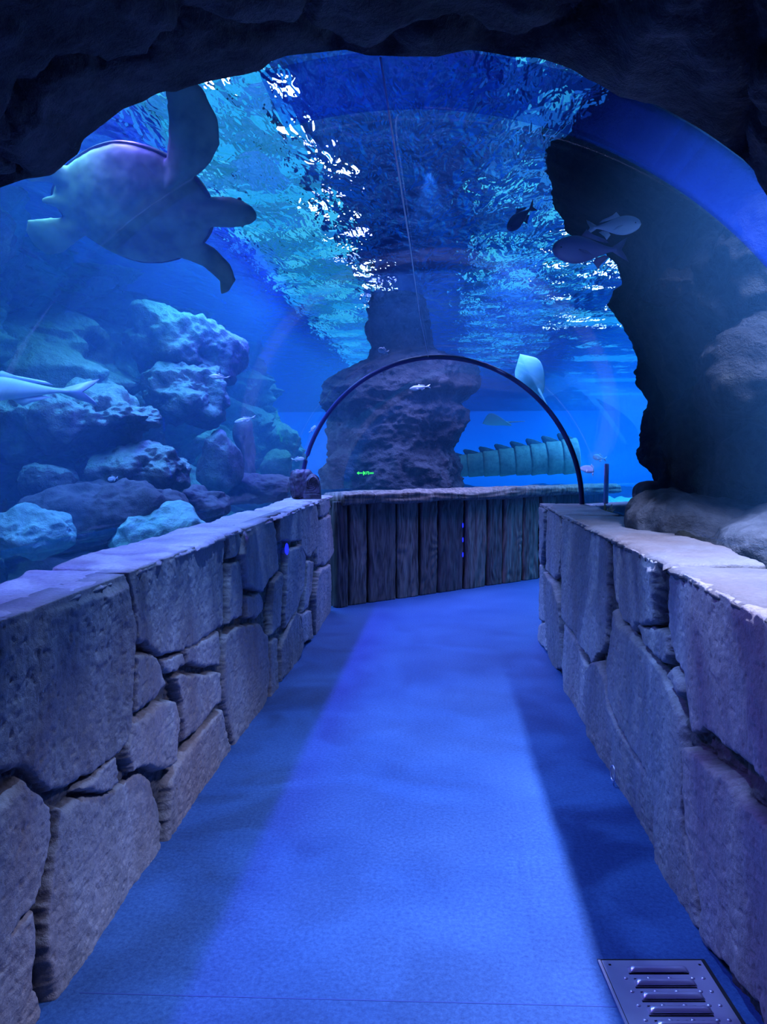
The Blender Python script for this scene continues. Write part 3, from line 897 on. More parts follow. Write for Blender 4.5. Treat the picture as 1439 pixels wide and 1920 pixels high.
# ---- water body (haze) with the dry tunnel cut out, and the rippled surface
def water():
    m, nt, out = mat('aquarium_water')
    sc = N(nt, 'ShaderNodeVolumeScatter', Density=WATER_S, Anisotropy=.0); sc.inputs['Color'].default_value = (*WATER_SC, 1)
    ab = N(nt, 'ShaderNodeVolumeAbsorption', Density=WATER_A); ab.inputs['Color'].default_value = (*WATER_AC, 1)
    ad = N(nt, 'ShaderNodeAddShader')
    nt.links.new(sc.outputs[0], ad.inputs[0]); nt.links.new(ab.outputs[0], ad.inputs[1])
    nt.links.new(ad.outputs[0], out.inputs['Volume'])
    bm = bmesh.new()
    bmesh.ops.create_cube(bm, size=1)
    bmesh.ops.scale(bm, vec=(TX1 - TX0, TY1 - TY0, ZW + .55), verts=bm.verts)
    bmesh.ops.translate(bm, vec=((TX0 + TX1) / 2, (TY0 + TY1) / 2, (ZW + .03 - .52) / 2), verts=bm.verts)
    box = bm_obj('water', bm, m, smooth=False)
    Rc = R + .045
    prof = [(-Rc, -.30)] + [(Rc * math.cos(PI - PI * k / 48), ZS + Rc * math.sin(PI * k / 48)) for k in range(49)] + [(Rc, -.30)]
    bm = bmesh.new()
    rows = []
    for kind in range(3):
        row = []
        for u, z in prof:
            if kind == 0: p = Vector((CX + u, .5, z))
            elif kind == 1: p = Vector((CX + u, YR - .4142 * u, z))
            else: p = Vector((CX, YR, z)) + RT * u + AX * 9.2
            row.append(bm.verts.new(p))
        rows.append(row)
    n = len(prof)
    for a, b in zip(rows, rows[1:]):
        for k in range(n):
            bm.faces.new((a[k], a[(k + 1) % n], b[(k + 1) % n], b[k]))
    bm.faces.new(rows[0]); bm.faces.new(rows[-1])
    cut = bm_obj('dry_tunnel', bm, None, smooth=False)
    md = box.modifiers.new('cut', 'BOOLEAN'); md.operation = 'DIFFERENCE'; md.object = cut; md.solver = 'EXACT'
    bpy.context.view_layer.update()
    evaluated(box)
    if not box.data.materials:
        box.data.materials.append(m)
    bpy.data.objects.remove(cut)
    tag(box, 'hazy blue aquarium water around the acrylic tunnel', 'water', kind='stuff')

    m, nt, out = mat('water_surface')
    L = nt.links.new
    geo = N(nt, 'ShaderNodeNewGeometry')
    mp = N(nt, 'ShaderNodeMapping'); L(geo.outputs['Position'], mp.inputs['Vector'])
    n1 = N(nt, 'ShaderNodeTexNoise', Scale=3.4, Detail=3.0, Distortion=.6); L(mp.outputs['Vector'], n1.inputs['Vector'])
    n2 = N(nt, 'ShaderNodeTexNoise', Scale=10.0, Detail=2.0, Distortion=.4); L(mp.outputs['Vector'], n2.inputs['Vector'])
    mp.inputs['Scale'].default_value = (1, .42, 1)      # waves run long across the tank
    a2 = N(nt, 'ShaderNodeMath', operation='MULTIPLY_ADD'); L(n2.outputs['Fac'], a2.inputs[0]); a2.inputs[1].default_value = .38; L(n1.outputs['Fac'], a2.inputs[2])
    bp = N(nt, 'ShaderNodeBump', Strength=1.0, Distance=RIPPLE); L(a2.outputs[0], bp.inputs['Height'])
    gl = N(nt, 'ShaderNodeBsdfGlossy', Roughness=0.0); gl.inputs['Color'].default_value = (.86, .94, 1, 1)
    rf = N(nt, 'ShaderNodeBsdfRefraction', Roughness=0.0, IOR=SURF_IOR); rf.inputs['Color'].default_value = (.9, .96, 1, 1)
    L(bp.outputs['Normal'], gl.inputs['Normal']); L(bp.outputs['Normal'], rf.inputs['Normal'])
    mx = N(nt, 'ShaderNodeMixShader', Fac=.64); L(gl.outputs[0], mx.inputs[1]); L(rf.outputs[0], mx.inputs[2])
    L(mx.outputs[0], out.inputs['Surface'])
    me = bpy.data.meshes.new('water_surface')
    e = .3
    me.from_pydata([(TX0 - e, TY0 - .2, ZW), (TX1 + e, TY0 - .2, ZW), (TX1 + e, TY1 + e, ZW), (TX0 - e, TY1 + e, ZW)], [], [(0, 1, 2, 3)])
    o = link('water_surface', me, m)
    tag(o, 'rippling underside of the water surface above the tunnel', 'water surface', kind='stuff')
water()

# ---- rocks
def loft_rock(name, levels, m, seed, nang=120, nz=150, amp=.14, strata=.05, flat=1.0, sub=2.2):
    """levels: (z, cx, cy, rx, ry) from below upwards"""
    lv = np.array(levels, float)
    z = np.linspace(lv[0, 0], lv[-1, 0], nz)
    it = [np.interp(z, lv[:, 0], lv[:, k]) for k in range(1, 5)]
    an = np.linspace(0, 2 * PI, nang, endpoint=False)
    A, Zg = np.meshgrid(an, z)
    cx, cy, rx, ry = [np.repeat(v[:, None], nang, 1) for v in it]
    q = 2.6
    ca, sa = np.cos(A), np.sin(A)
    rr = (np.abs(ca) ** q + np.abs(sa) ** q) ** (-1 / q)
    X = cx + rx * rr * ca; Y = cy + ry * rr * sa
    P = np.stack([X.ravel(), Y.ravel(), Zg.ravel()], 1)
    d = fbm(P * sub * .5, seed, 4) * amp + ridge(P * sub * 1.3, seed + 5, 4) * amp * .45 + fbm(P * sub * 4, seed + 9, 3) * amp * .16
    Ps = P * np.array([.5, .5, 2.4]); Ps[:, 2] += fbm(P * .8, seed + 11, 2) * .7
    d += ridge(Ps, seed + 13, 2) * strata
    d = d.reshape(X.shape)
    X = X + rr * ca * d; Y = Y + rr * sa * d
    V = np.stack([X.ravel(), Y.ravel(), (Zg + d * .15).ravel()], 1)
    Fc = grid_faces(nz, nang, wrap=True)
    Fc.append(tuple(reversed(range(nang)))); Fc.append(tuple(range((nz - 1) * nang, nz * nang)))
    return mesh_np(name, V, Fc, m)

def boulder(name, c, rad, m, seed, rz=0.0, tilt=0.0, amp=.22, sub=6, q=2.6, strata=.0):
    V, Fc = ico(sub)
    n_ = (np.abs(V) ** q).sum(1) ** (-1 / q)
    V0 = V * n_[:, None]
    S = V0 * np.array(rad)
    P = S + np.array([seed * 3.1, seed * 1.7, seed * .9])
    f1, f21 = worley(P * 2.1 + np.stack([fbm(P * 2, seed + 1, 2) * .25] * 3, 1), seed + 17)
    d = fbm(P * 1.6, seed, 4) * amp + ridge(P * 2.4, seed + 3, 4) * amp * .5 + fbm(P * 8, seed + 7, 3) * amp * .3 + ridge(P * 6, seed + 8, 3) * amp * .2 + (.5 - f1) * amp * .9
    if strata:
        Ps = P * np.array([.6, .6, 4.5]); Ps[:, 2] += fbm(P, seed + 9, 2)
        d += ridge(Ps, seed + 11, 2) * strata
    S = S + V0 * (d * min(1.0, max(rad)))[:, None]
    M = Matrix.Rotation(rz, 3, 'Z') @ Matrix.Rotation(tilt, 3, 'Y')
    S = S @ np.array(M).T + np.array(c)
    return mesh_np(name, S, Fc, m)

def px_w(w, Y): return w * Y / F

# dark cliff right of the tunnel, traced along its outline and leaning over the vault
def cliff():
    Yc = 5.65
    out = [(1250, 1075), (1240, 1010), (1232, 970), (1236, 932), (1226, 893), (1210, 852), (1208, 800), (1216, 752), (1192, 692), (1190, 660), (1170, 620), (1164, 565), (1167, 500), (1163, 468), (1148, 440),
           (1100, 425), (1062, 402), (1036, 362), (1030, 318), (1034, 285), (1046, 240), (1056, 196), (1066, 150)]
    lv = []
    for x, y in out:
        p = at(x, y, Yc)
        over = sstep(2.6, 3.5, p.z)
        rx = 2.3
        lv.append((p.z, p.x + rx + .09, 5.65, rx, 1.25 - .2 * over))
    lv[0] = (-.4,) + lv[0][1:]
    o = loft_rock('rock_cliff', lv, M_cliff, 151, nang=340, nz=320, amp=.135, strata=.05, sub=3.6)
    tag(o, 'tall dark rock cliff rising right of the tunnel and leaning over it', 'rock cliff', kind='thing')
cliff()
RK = []
def rock(label, c, rad, m, seed, group=None, **kw):
    o = boulder('boulder', c, rad, m, seed, **kw)
    tag(o, label, 'rock', group)
    RK.append(o)
    return o
p = at(1420, 455, 4.0)
rock('rounded rock knob high on the dark cliff under the cave mouth', (p.x + .12, 4.1, p.z - .1), (.36, .4, .36), M_cliff, 3, amp=.34, q=2.2)
p = at(1262, 530, 4.05)
rock('small rough ledge rock jutting from the dark cliff below the fishes', (p.x, 4.12, p.z), (.15, .26, .11), M_cliff, 4, sub=5, amp=.5, q=2.0)
p = at(1420, 680, 4.0)
rock('large mossy rock bulging from the dark cliff at mid height', (p.x + .15, 4.05, p.z - .08), (.34, .4, .30), M_cliff, 5, amp=.36, q=2.2)
p = at(1400, 850, 4.1)
rock('broad dark rock at the foot of the cliff behind pale slabs', (p.x + .15, 4.35, p.z), (.42, .42, .34), M_cliff, 6, amp=.36, q=2.2)
p = at(1345, 985, 4.3)
rock('pale smooth slab rock behind right parapet, below the dark cliff', (p.x - .04, 4.35, p.z - .10), (.42, .45, .27), M_slab, 7, tilt=.12, amp=.10, q=3)
p = at(1450, 1000, 3.75)
rock('pale slab rock behind right parapet, nearest the viewer', (p.x + .12, 3.8, p.z - .10), (.36, .40, .22), M_slab, 8, tilt=-.2, amp=.10, q=3)
p = at(1300, 1050, 4.0)
rock('mossy dark rubble rock wedged behind the right capstones', (p.x + .05, 4.0, p.z - .25), (.34, .5, .32), M_cliff, 9)
p = at(1222, 926, 5.6)
rock('purple-grey round rock poking out from behind the cliff foot', (p.x + .04, 5.75, p.z), (.12, .14, .085), M_slab, 10, sub=4, amp=.1)

# pillar behind the plank barrier
def pillar():
    Yc = 10.4
    prof = [(940, 602, 882), (915, 606, 876), (890, 598, 868), (862, 604, 862), (845, 612, 852), (825, 616, 864), (800, 622, 872), (775, 620, 878), (760, 598, 862), (735, 606, 884), (712, 628, 892), (692, 655, 890), (676, 686, 872), (660, 690, 812), (640, 694, 806), (600, 697, 800), (560, 700, 798)]
    lv = []
    for y, a, b in prof:
        p, q = at(a, y, Yc), at(b, y, Yc)
        lv.append((p.z, (p.x + q.x) / 2, Yc, (q.x - p.x) / 2 - .06, (q.x - p.x) / 2 * .8))
    lv[0] = (-.2,) + lv[0][1:]
    lv[-1] = (ZW + .05,) + lv[-1][1:]
    o = loft_rock('rock_pillar', lv, M_pillar, 171, nang=320, nz=340, amp=.15, strata=.05, sub=3.0)
    tag(o, 'massive craggy rock pillar behind the plank barrier, reaching the water surface', 'rock pillar', kind='thing')
pillar()

# reef wall at the left and far end of the tank
def reef():
    path = np.array([(-3.5, 1.9), (-3.55, 3.5), (-3.5, 5.0), (-3.3, 6.5), (-3.15, 8.0), (-3.05, 9.2), (-3.25, 10.6), (-3.3, 12.2), (-3.2, 14.0), (-3.5, 15.5), (-4.6, 16.8), (-6.5, 17.5)])
    seg = np.hypot(*np.diff(path, axis=0).T); s = np.concatenate([[0], np.cumsum(seg)])
    nu, nv = 520, 170
    u = np.linspace(0, s[-1], nu)
    px_, py_ = np.interp(u, s, path[:, 0]), np.interp(u, s, path[:, 1])
    k = np.ones(15) / 15
    pad = lambda v: np.concatenate([np.full(7, v[0]), v, np.full(7, v[-1])])
    px_, py_ = np.convolve(pad(px_), k, 'valid'), np.convolve(pad(py_), k, 'valid')
    tx, ty = np.gradient(px_), np.gradient(py_)
    ln = np.hypot(tx, ty); nx_, ny_ = ty / ln, -tx / ln
    v = np.linspace(-.2, ZW + .04, nv)
    U, Vv = np.meshgrid(u, v, indexing='ij')
    P = np.stack([U.ravel(), Vv.ravel(), np.zeros(U.size)], 1)
    f1, f21 = worley(P * np.array([.62, .95, 1]) + np.stack([fbm(P * .8, 5) * .3] * 3, 1), 31)
    d = (.55 - f1) * 1.0 + fbm(P * .5, 181, 3) * .35 + ridge(P * 1.1, 183, 4) * .26 + fbm(P * 3.2, 185, 4) * .14 + ridge(P * 5.0, 186, 3) * .06
    d += ridge(np.stack([U.ravel() * .5, Vv.ravel() * 2.0 + fbm(P * .6, 187) * .8, U.ravel() * 0], 1), 189, 3) * .16
    d -= .35 * np.exp(-f21 / .05) * (fbm(P * .9, 191) > -.1)
    d -= sstep(1.2, 3.6, Vv.ravel()) * .55            # leans back towards the top
    # hollows under the ledges
    for cu, cv, ru, rv, dp in ((4.7, 1.62, .8, .20, .8), (4.3, 1.25, .5, .16, .5), (6.9, 1.55, .42, .35, .8), (8.9, 1.6, .3, .4, .5)):
        d -= dp * np.exp(-(((P[:, 0] - cu) / ru) ** 4 + ((P[:, 1] - cv) / rv) ** 4))
    d = d.reshape(U.shape)
    X = px_[:, None] + nx_[:, None] * d; Y = py_[:, None] + ny_[:, None] * d
    fr = np.stack([X, Y, Vv], 2)
    bk = np.stack([np.repeat((px_ - nx_ * 1.6)[:, None], nv, 1), np.repeat((py_ - ny_ * 1.6)[:, None], nv, 1), Vv], 2)
    V, Fc = solid_grid(fr, bk)
    o = mesh_np('reef_wall', V, Fc, M_reef)
    tag(o, 'hazy craggy reef wall along the left side of the tank', 'reef wall', kind='thing')
reef()
def pxrock(label, px, py, Y, wpx, hpx, m, seed, depth=None, **kw):
    p = at(px, py, Y)
    rx, rz_ = px_w(wpx, Y) / 2, px_w(hpx, Y) / 2
    return rock(label, tuple(p), (rx, depth or (rx + rz_) / 2, rz_), m, seed, **kw)
pxrock('overhanging shaggy rock head on the reef, above a dark hollow', 345, 745, 7.6, 150, 110, M_reef, 21, amp=.3, strata=.06)
pxrock('leaning upper reef rock above the overhanging rock head', 335, 660, 7.9, 170, 110, M_reef, 22, amp=.3, tilt=.35, strata=.06)
pxrock('ledge rock roofing the long dark hollow at left', 150, 790, 6.0, 300, 62, M_reef, 23, amp=.3, strata=.05)
pxrock('squat reef rock below the long hollow, nearest the frame edge', 92, 900, 5.6, 110, 70, M_reef, 24, amp=.28)
pxrock('broad reef rock below the long hollow beside the dark niche', 262, 880, 6.0, 200, 74, M_reef, 25, amp=.28, strata=.04)
pxrock('mossy upright rock standing right of the dark niche', 412, 865, 7.6, 50, 120, M_reef, 26, amp=.3, sub=4)
pxrock('narrow reddish column rock behind the mossy upright rock', 462, 850, 9.2, 36, 120, M_slab, 27, amp=.25, sub=4)
pxrock('long smooth sloping slab on the tank bed at left', 190, 968, 5.5, 290, 90, M_slab, 28, amp=.2, tilt=-.10, q=2.4)
pxrock('smooth slab rock on the tank bed behind the sloping slab', 345, 945, 6.4, 190, 80, M_slab, 29, amp=.2, q=2.4)
pxrock('low smooth rock on the bed left of the carved ornament', 468, 915, 8.2, 160, 60, M_slab, 30, amp=.12, q=3)
pxrock('green tinted mound on the bed at the left frame edge', 50, 1005, 4.9, 170, 80, M_bed, 31, amp=.42, q=2.0)
pxrock('green tinted mound on the bed just behind left capstones', 285, 1005, 5.3, 170, 60, M_bed, 32, amp=.42, q=2.0)
pxrock('distant pale reef rock left of the joint ring', 522, 868, 11.5, 50, 50, M_reef, 33, amp=.3, sub=4)
p = at(1110, 925, 13.5)
rock('low sandy rise on the bed beyond the joint ring', (p.x + .2, 13.5, .35), (1.1, 1.4, .5), M_bed, 34, amp=.12)

# ---- sculpted serpent tail behind the pillar
def serpent():
    M_sp = rock_mat('carved_serpent_stone', (.30, .26, .20), (.62, .54, .42), rough=.85, scale=3, bump=.6, fine=20, bdist=.02)
    M_spd = rock_mat('carved_spine_stone', (.07, .08, .08), (.20, .21, .20), rough=.85, scale=3, bump=.6, fine=20, bdist=.02)
    Yc = 13.2
    a, b = at(848, 876, Yc), at(1084, 856, Yc)
    root = empty('serpent_tail', a)
    tag(root, 'pale segmented stone serpent tail with row of dark spines, right of the pillar', 'sculpture')
    ns = 8
    ax = (b - a); ln = ax.length; ax.normalize()
    up = Vector((0, 0, 1)); up = (up - ax * up.dot(ax)).normalized(); sd = ax.cross(up)
    for k in range(ns):
        t0, t1 = k / ns, (k + 1) / ns
        r0 = .165 + .12 * t0; r1 = .165 + .12 * t1
        V = []; mseg = 9; n = 28
        prof = [(0, .90), (.03, 1.02), (.10, 1.06), (.35, 1.03), (.7, 1.0), (.93, .99), (.99, .94), (1.02, .88), (1.05, .80)]
        for f, s in prof:
            for j in range(n):
                an = 2 * PI * j / n
                r = (r0 + (r1 - r0) * f) * s
                ridge_ = 1 + .12 * max(0, math.sin(an)) ** 6
                pnt = ax * (ln * (t0 + (t1 - t0) * f)) + sd * (math.cos(an) * r) + up * (math.sin(an) * r * ridge_)
                V.append(pnt)
        Pn = np.array([tuple(v) for v in V])
        Pn = Pn + (fbm(Pn * 6 + 50, 201) * .008)[:, None]
        Fc = grid_faces(len(prof), n, wrap=True)
        Fc.append(tuple(reversed(range(n)))); Fc.append(tuple(range((len(prof) - 1) * n, len(prof) * n)))
        mesh_np('segment', Pn, Fc, M_sp, root)
        # swept-back spine
        base = ax * (ln * (t0 + .55 / ns)) + up * (r0 * 1.0)
        rows = []
        for i in range(7):
            f = i / 6
            cpt = base + up * (.10 * f * (1 + .6 * t0)) - ax * (.17 * f ** 1.2)
            wl_, ws = .15 * (1 - f) ** .55 + .012, .07 * (1 - f) + .010
            for j in range(12):
                an = 2 * PI * j / 12
                rows.append(cpt + ax * (math.cos(an) * wl_) + sd * (math.sin(an) * ws) - up * (.02 * (1 - f)))
        Fc = grid_faces(7, 12, wrap=True); Fc.append(tuple(reversed(range(12)))); Fc.append(tuple(range(72, 84)))
        mesh_np('spine', np.array([tuple(v) for v in rows]), Fc, M_spd, root)
serpent()

# ---- small tuft of pale weed behind the right parapet's end
def weed():
    m = plain('pale_weed', (.42, .42, .18), .8)
    c = at(1134, 962, 6.15)
    bm = bmesh.new()
    rr = random.Random(5)
    V, Fc = [], []
    for k in range(26):
        an = rr.uniform(0, 2 * PI); r = rr.uniform(0, .045)
        b = Vector((c.x + math.cos(an) * r, c.y + math.sin(an) * r, c.z - .05))
        h = rr.uniform(.07, .13); lean = Vector((math.cos(an), math.sin(an), 0)) * rr.uniform(.02, .09)
        o = len(V)
        for i in range(6):
            f = i / 5
            p_ = b + Vector((0, 0, h * f)) + lean * f * f
            w = .010 * (1 - f) + .002
            for j in range(5):
                a2 = 2 * PI * j / 5
                V.append((p_.x + math.cos(a2) * w, p_.y + math.sin(a2) * w, p_.z))
        Fc += grid_faces(6, 5, o, wrap=True)
    o = mesh_np('seaweed', np.array(V), Fc, m)
    rk = boulder('boulder', (c.x, c.y, (c.z - .05) / 2 + .05), (.11, .16, max(.1, (c.z - .05) / 2)), M_bed, 41, sub=4, amp=.06)
    tag(rk, 'low rock under the pale seaweed tuft behind right parapet', 'rock')
    tag(o, 'small pale yellow seaweed tuft behind the far end of right parapet', 'seaweed')
weed()
# ------------------------------------------------------------------ animals
def two_tone(name, back, belly, rough=.35, spec=.6, lo=-.3, hi=.45, mottle=0.0, mscale=14):
    """countershaded skin: dark back, pale belly, by the animal's own height"""
    m, nt, out = mat(name)
    L = nt.links.new
    tc = N(nt, 'ShaderNodeTexCoord')
    at_ = N(nt, 'ShaderNodeAttribute', attribute_name='tint')
    sp = N(nt, 'ShaderNodeSeparateColor'); L(at_.outputs['Color'], sp.inputs[0])
    r = ramp(nt, sp.outputs[0], [(.5 + lo * .5, belly), (.5 + hi * .5, back)])
    col = r.outputs['Color']
    n1 = N(nt, 'ShaderNodeTexNoise', Scale=mscale, Detail=4.0); L(tc.outputs['Object'], n1.inputs['Vector'])
    if mottle:
        r2 = ramp(nt, n1.outputs['Fac'], [(.35, (1 - mottle,) * 3), (.65, (1 + mottle * .4,) * 3)])
        mu = N(nt, 'ShaderNodeMix', data_type='RGBA', blend_type='MULTIPLY'); mu.inputs['Factor'].default_value = 1
        L(col, mu.inputs['A']); L(r2.outputs['Color'], mu.inputs['B']); col = mu.outputs['Result']
    bs = N(nt, 'ShaderNodeBsdfPrincipled', Roughness=rough); bs.inputs['Specular IOR Level'].default_value = spec
    L(col, bs.inputs['Base Color'])
    L(bs.outputs[0], out.inputs['Surface'])
    return m
M_eye = plain('fish_eye', (.01, .01, .015), .15)

def fish(name, head, tail, hgt, wid, m, label, group=None, deep=.35, fork=.9, roll=0.0, lean=0.0, fins=True, pointed=.5, cat='fish', bend=0.0):
    """a whole fish from snout point to tail tip, in world coordinates; one body mesh with fins, eyes as parts"""
    head, tail = Vector(head), Vector(tail)
    X = (head - tail); Lg = X.length; X.normalize()
    Z = Vector((0, 0, 1)); Z = (Z - X * Z.dot(X)).normalized(); Y = Z.cross(X)
    Mx = Matrix((X, Y, Z)).transposed().to_4x4()
    Mx = Mx @ Matrix.Rotation(roll, 4, 'X')
    Mx.translation = (head + tail) / 2
    V, T, Fc = [], [], []
    n, mr = 30, 18
    body = .84
    for i in range(n):
        t = i / (n - 1)
        # profile: blunt head, deepest at `deep`, thin peduncle
        if t < deep: pr = (math.sin(t / deep * PI / 2)) ** pointed
        else:
            q = (t - deep) / (1 - deep)
            pr = (1 - .86 * (q * q * (3 - 2 * q)))
        pr = max(pr, .03)
        for j in range(mr):
            a = 2 * PI * j / mr
            z = math.sin(a); y = math.cos(a)
            V.append((.5 - t * body, y * wid * Lg / 2 * pr ** .9, z * hgt * Lg / 2 * pr / Lg * 1.0))
            T.append(.5 + .5 * z)
    V = [(x * Lg, y, z * Lg) for x, y, z in V]
    Fc += grid_faces(n, mr, wrap=True)
    Fc.append(tuple(reversed(range(mr)))); Fc.append(tuple(range((n - 1) * mr, n * mr)))
    def fin(out, thick, tn):
        """a lens-thick fin from an outline in the local x-z plane (fractions of length)"""
        o = len(V); k = len(out)
        cx = sum(p[0] for p in out) / k; cz = sum(p[1] for p in out) / k; cy = sum(p[2] for p in out) / k
        for sgn in (-1, 1):
            for x, z, y in out:
                V.append((x * Lg, y * Lg + sgn * thick * Lg * .15, z * Lg)); T.append(tn)
            V.append((cx * Lg, cy * Lg + sgn * thick * Lg, cz * Lg)); T.append(tn)
        for a in range(k):
            b = (a + 1) % k
            Fc.append((o + b, o + a, o + k))
            Fc.append((o + k + 1 + a, o + k + 1 + b, o + 2 * k + 1))
            Fc.append((o + a, o + b, o + k + 1 + b, o + k + 1 + a))
    xp = .5 - body
    ph = hgt * .09
    fh = hgt * fork * .5
    fin([(xp + .05, ph, 0), (xp - .05, fh * .6, 0), (-.5, fh, 0), (-.47, fh * .55, 0), (xp - .045, .0, 0), (-.47, -fh * .55, 0), (-.5, -fh, 0), (xp - .05, -fh * .6, 0), (xp + .05, -ph, 0)], .006, .75)
    if fins:
        h2 = hgt / 2
        fin([(.12, h2 * .92, 0), (.04, h2 * 1.45, 0), (-.03, h2 * 1.12, 0), (-.2, h2 * .75, 0), (-.25, h2 * .45, 0), (-.1, h2 * .6, 0)], .007, .85)
        fin([(-.02, -h2 * .9, 0), (-.08, -h2 * 1.4, 0), (-.13, -h2 * 1.02, 0), (-.24, -h2 * .55, 0), (-.18, -h2 * .4, 0), (-.06, -h2 * .6, 0)], .007, .4)
        for s in (-1, 1):
            y0 = s * wid * .46
            fin([(.22, -.02 * hgt, y0), (.16, -.20 * hgt, y0 + s * .03), (.06, -.34 * hgt, y0 + s * .07), (.12, -.10 * hgt, y0 + s * .02)], .004, .6)
    V = np.array(V)
    if bend:
        V[:, 1] += bend * Lg * ((V[:, 0] / Lg - .5) ** 2) * .5
    o = mesh_np(name, V, Fc, m, tint=np.array(T))
    o.matrix_world = Mx
    tag(o, label, cat, group)
    for s in (-1, 1):
        bm = bmesh.new()
        bmesh.ops.create_uvsphere(bm, u_segments=12, v_segments=8, radius=.011 * Lg * max(.6, hgt / .3))
        bmesh.ops.translate(bm, vec=(.415 * Lg, s * wid * Lg * .36 * .8, .05 * hgt * Lg), verts=bm.verts)
        bm_obj('eye', bm, M_eye, o)
    return o

M_trev = two_tone('silver_blue_skin', (.48, .58, .70), (.85, .90, .95), .4)
M_trevd = two_tone('violet_grey_skin', (.09, .08, .26), (.17, .15, .38), .45)
M_pale = two_tone('pale_silver_skin', (.40, .50, .62), (.85, .92, .97), .3)
fish('trevally', at(1203, 420, 4.15), at(1098, 428, 4.3), .33, .15, M_trev, 'silvery blue fish swimming right in front of the dark cliff')
fish('trevally', at(1036, 468, 3.9), at(1178, 468, 4.1), .30, .14, M_trevd, 'violet grey fish swimming left just below the silvery blue fish')
fish('fish', at(952, 430, 5.0), at(1004, 384, 5.2), .26, .12, M_trevd, 'dim violet fish heading down against the bright rippled surface')
fish('fish', at(768, 729, 9.0), at(808, 724, 9.0), .22, .12, M_pale, 'slender silver fish in front of rock pillar inside the joint ring', pointed=.8)
fish('fish', at(709, 655, 8.5), at(729, 661, 8.5), .5, .16, M_pale, 'small deep-bodied pale fish just above the joint ring')
fish('fish', at(392, 705, 5.8), at(432, 709, 5.8), .24, .12, M_pale, 'small pale fish in front of the overhanging reef rock', pointed=.8)
fish('fish', at(440, 792, 7.0), at(478, 781, 7.0), .2, .1, M_pale, 'thin pale fish below and right of the overhanging rock head', bend=-.5)
fish('fish', at(571, 860, 7.9), at(546, 862, 7.9), .3, .14, M_pale, 'small white fish touching the left foot of the joint ring')
fish('fish', at(592, 798, 9.0), at(580, 812, 9.0), .3, .14, M_pale, 'tiny fish just left of the joint ring, heading upward')
fish('fish', at(202, 899, 5.0), at(222, 896, 5.0), .4, .14, M_pale, 'tiny pale fish in front of the broad reef rock')
fish('fish', at(1088, 878, 9.5), at(1156, 884, 9.0), .16, .10, M_pale, 'pale fish with raised tail right of the joint ring', bend=1.2, fork=1.6)
fish('fish', at(1112, 856, 11.0), at(1138, 861, 11.0), .45, .14, M_trev, 'small blue fish above the pale raised-tail fish')
M_sh = two_tone('white_blue_skin', (.46, .60, .82), (.9, .95, 1.0), .35)
fish('shark', at(-150, 722, 4.9), at(186, 736, 4.9), .13, .10, M_sh, 'long pale blue shark gliding at the left, its head out of frame', deep=.5, pointed=.7, fork=1.1, cat='shark')

def stingray(head, tail, width, label, m, rollang=0.0):
    head, tail = Vector(head), Vector(tail)
    X = (head - tail); Lg = X.length; X.normalize()
    Z = Vector((0, 0, 1)); Z = (Z - X * Z.dot(X)).normalized(); Y = Z.cross(X)
    Mx = Matrix((X, Y, Z)).transposed().to_4x4() @ Matrix.Rotation(rollang, 4, 'X')
    Mx.translation = (head + tail) / 2
    n, mm = 30, 31
    top = np.zeros((n, mm, 3)); bot = np.zeros((n, mm, 3))
    for i in range(n):
        t = i / (n - 1)
        hw = width / 2 * (math.sin(PI * min(1, t * 1.02) ** .75)) ** .8 * (1 if t < .95 else .7) + .004
        for j in range(mm):
            s = j / (mm - 1) * 2 - 1
            th = .06 * Lg * (1 - abs(s) ** 1.5) * math.sin(PI * (.04 + .92 * t)) + .002
            wave = .10 * width * abs(s) ** 2 * math.sin(t * 4.2)
            x = Lg * (.5 - t * .62 - .08 * abs(s) ** 2)
            top[i, j] = (x, hw * s, th + wave); bot[i, j] = (x, hw * s, -th * .5 + wave)
    V, Fc = solid_grid(top, bot)
    T = list(np.concatenate([np.full(n * mm, .95), np.full(n * mm, .05)]))
    o0 = len(V)
    extra = []
    for i in range(14):
        f = i / 13
        for k in range(8):
            a = 2 * PI * k / 8
            r = .016 * Lg * (1 - f) + .003
            extra.append((Lg * (-.10 - .4 * f), math.cos(a) * r, math.sin(a) * r)); T.append(.6)
    V = np.concatenate([V, np.array(extra)])
    Fc = Fc + grid_faces(14, 8, o0, wrap=True)
    o = mesh_np('stingray', V, Fc, m, tint=np.array(T))
    o.matrix_world = Mx
    tag(o, label, 'stingray')
    return o
M_ray = two_tone('pale_ray_skin', (.34, .48, .50), (.70, .85, .85), .5)
stingray(at(905, 794, 11.5), at(985, 790, 11.3), .55, 'pale flat stingray gliding right of the rock pillar above serpent tail', M_ray, .25)
M_tq = two_tone('turquoise_ray_skin', (.06, .55, .58), (.12, .70, .70), .6)
stingray(at(976, 664, 8.4), at(1034, 776, 8.0), .30, 'turquoise stingray tilted on edge just right of the joint ring', M_tq, -1.05)

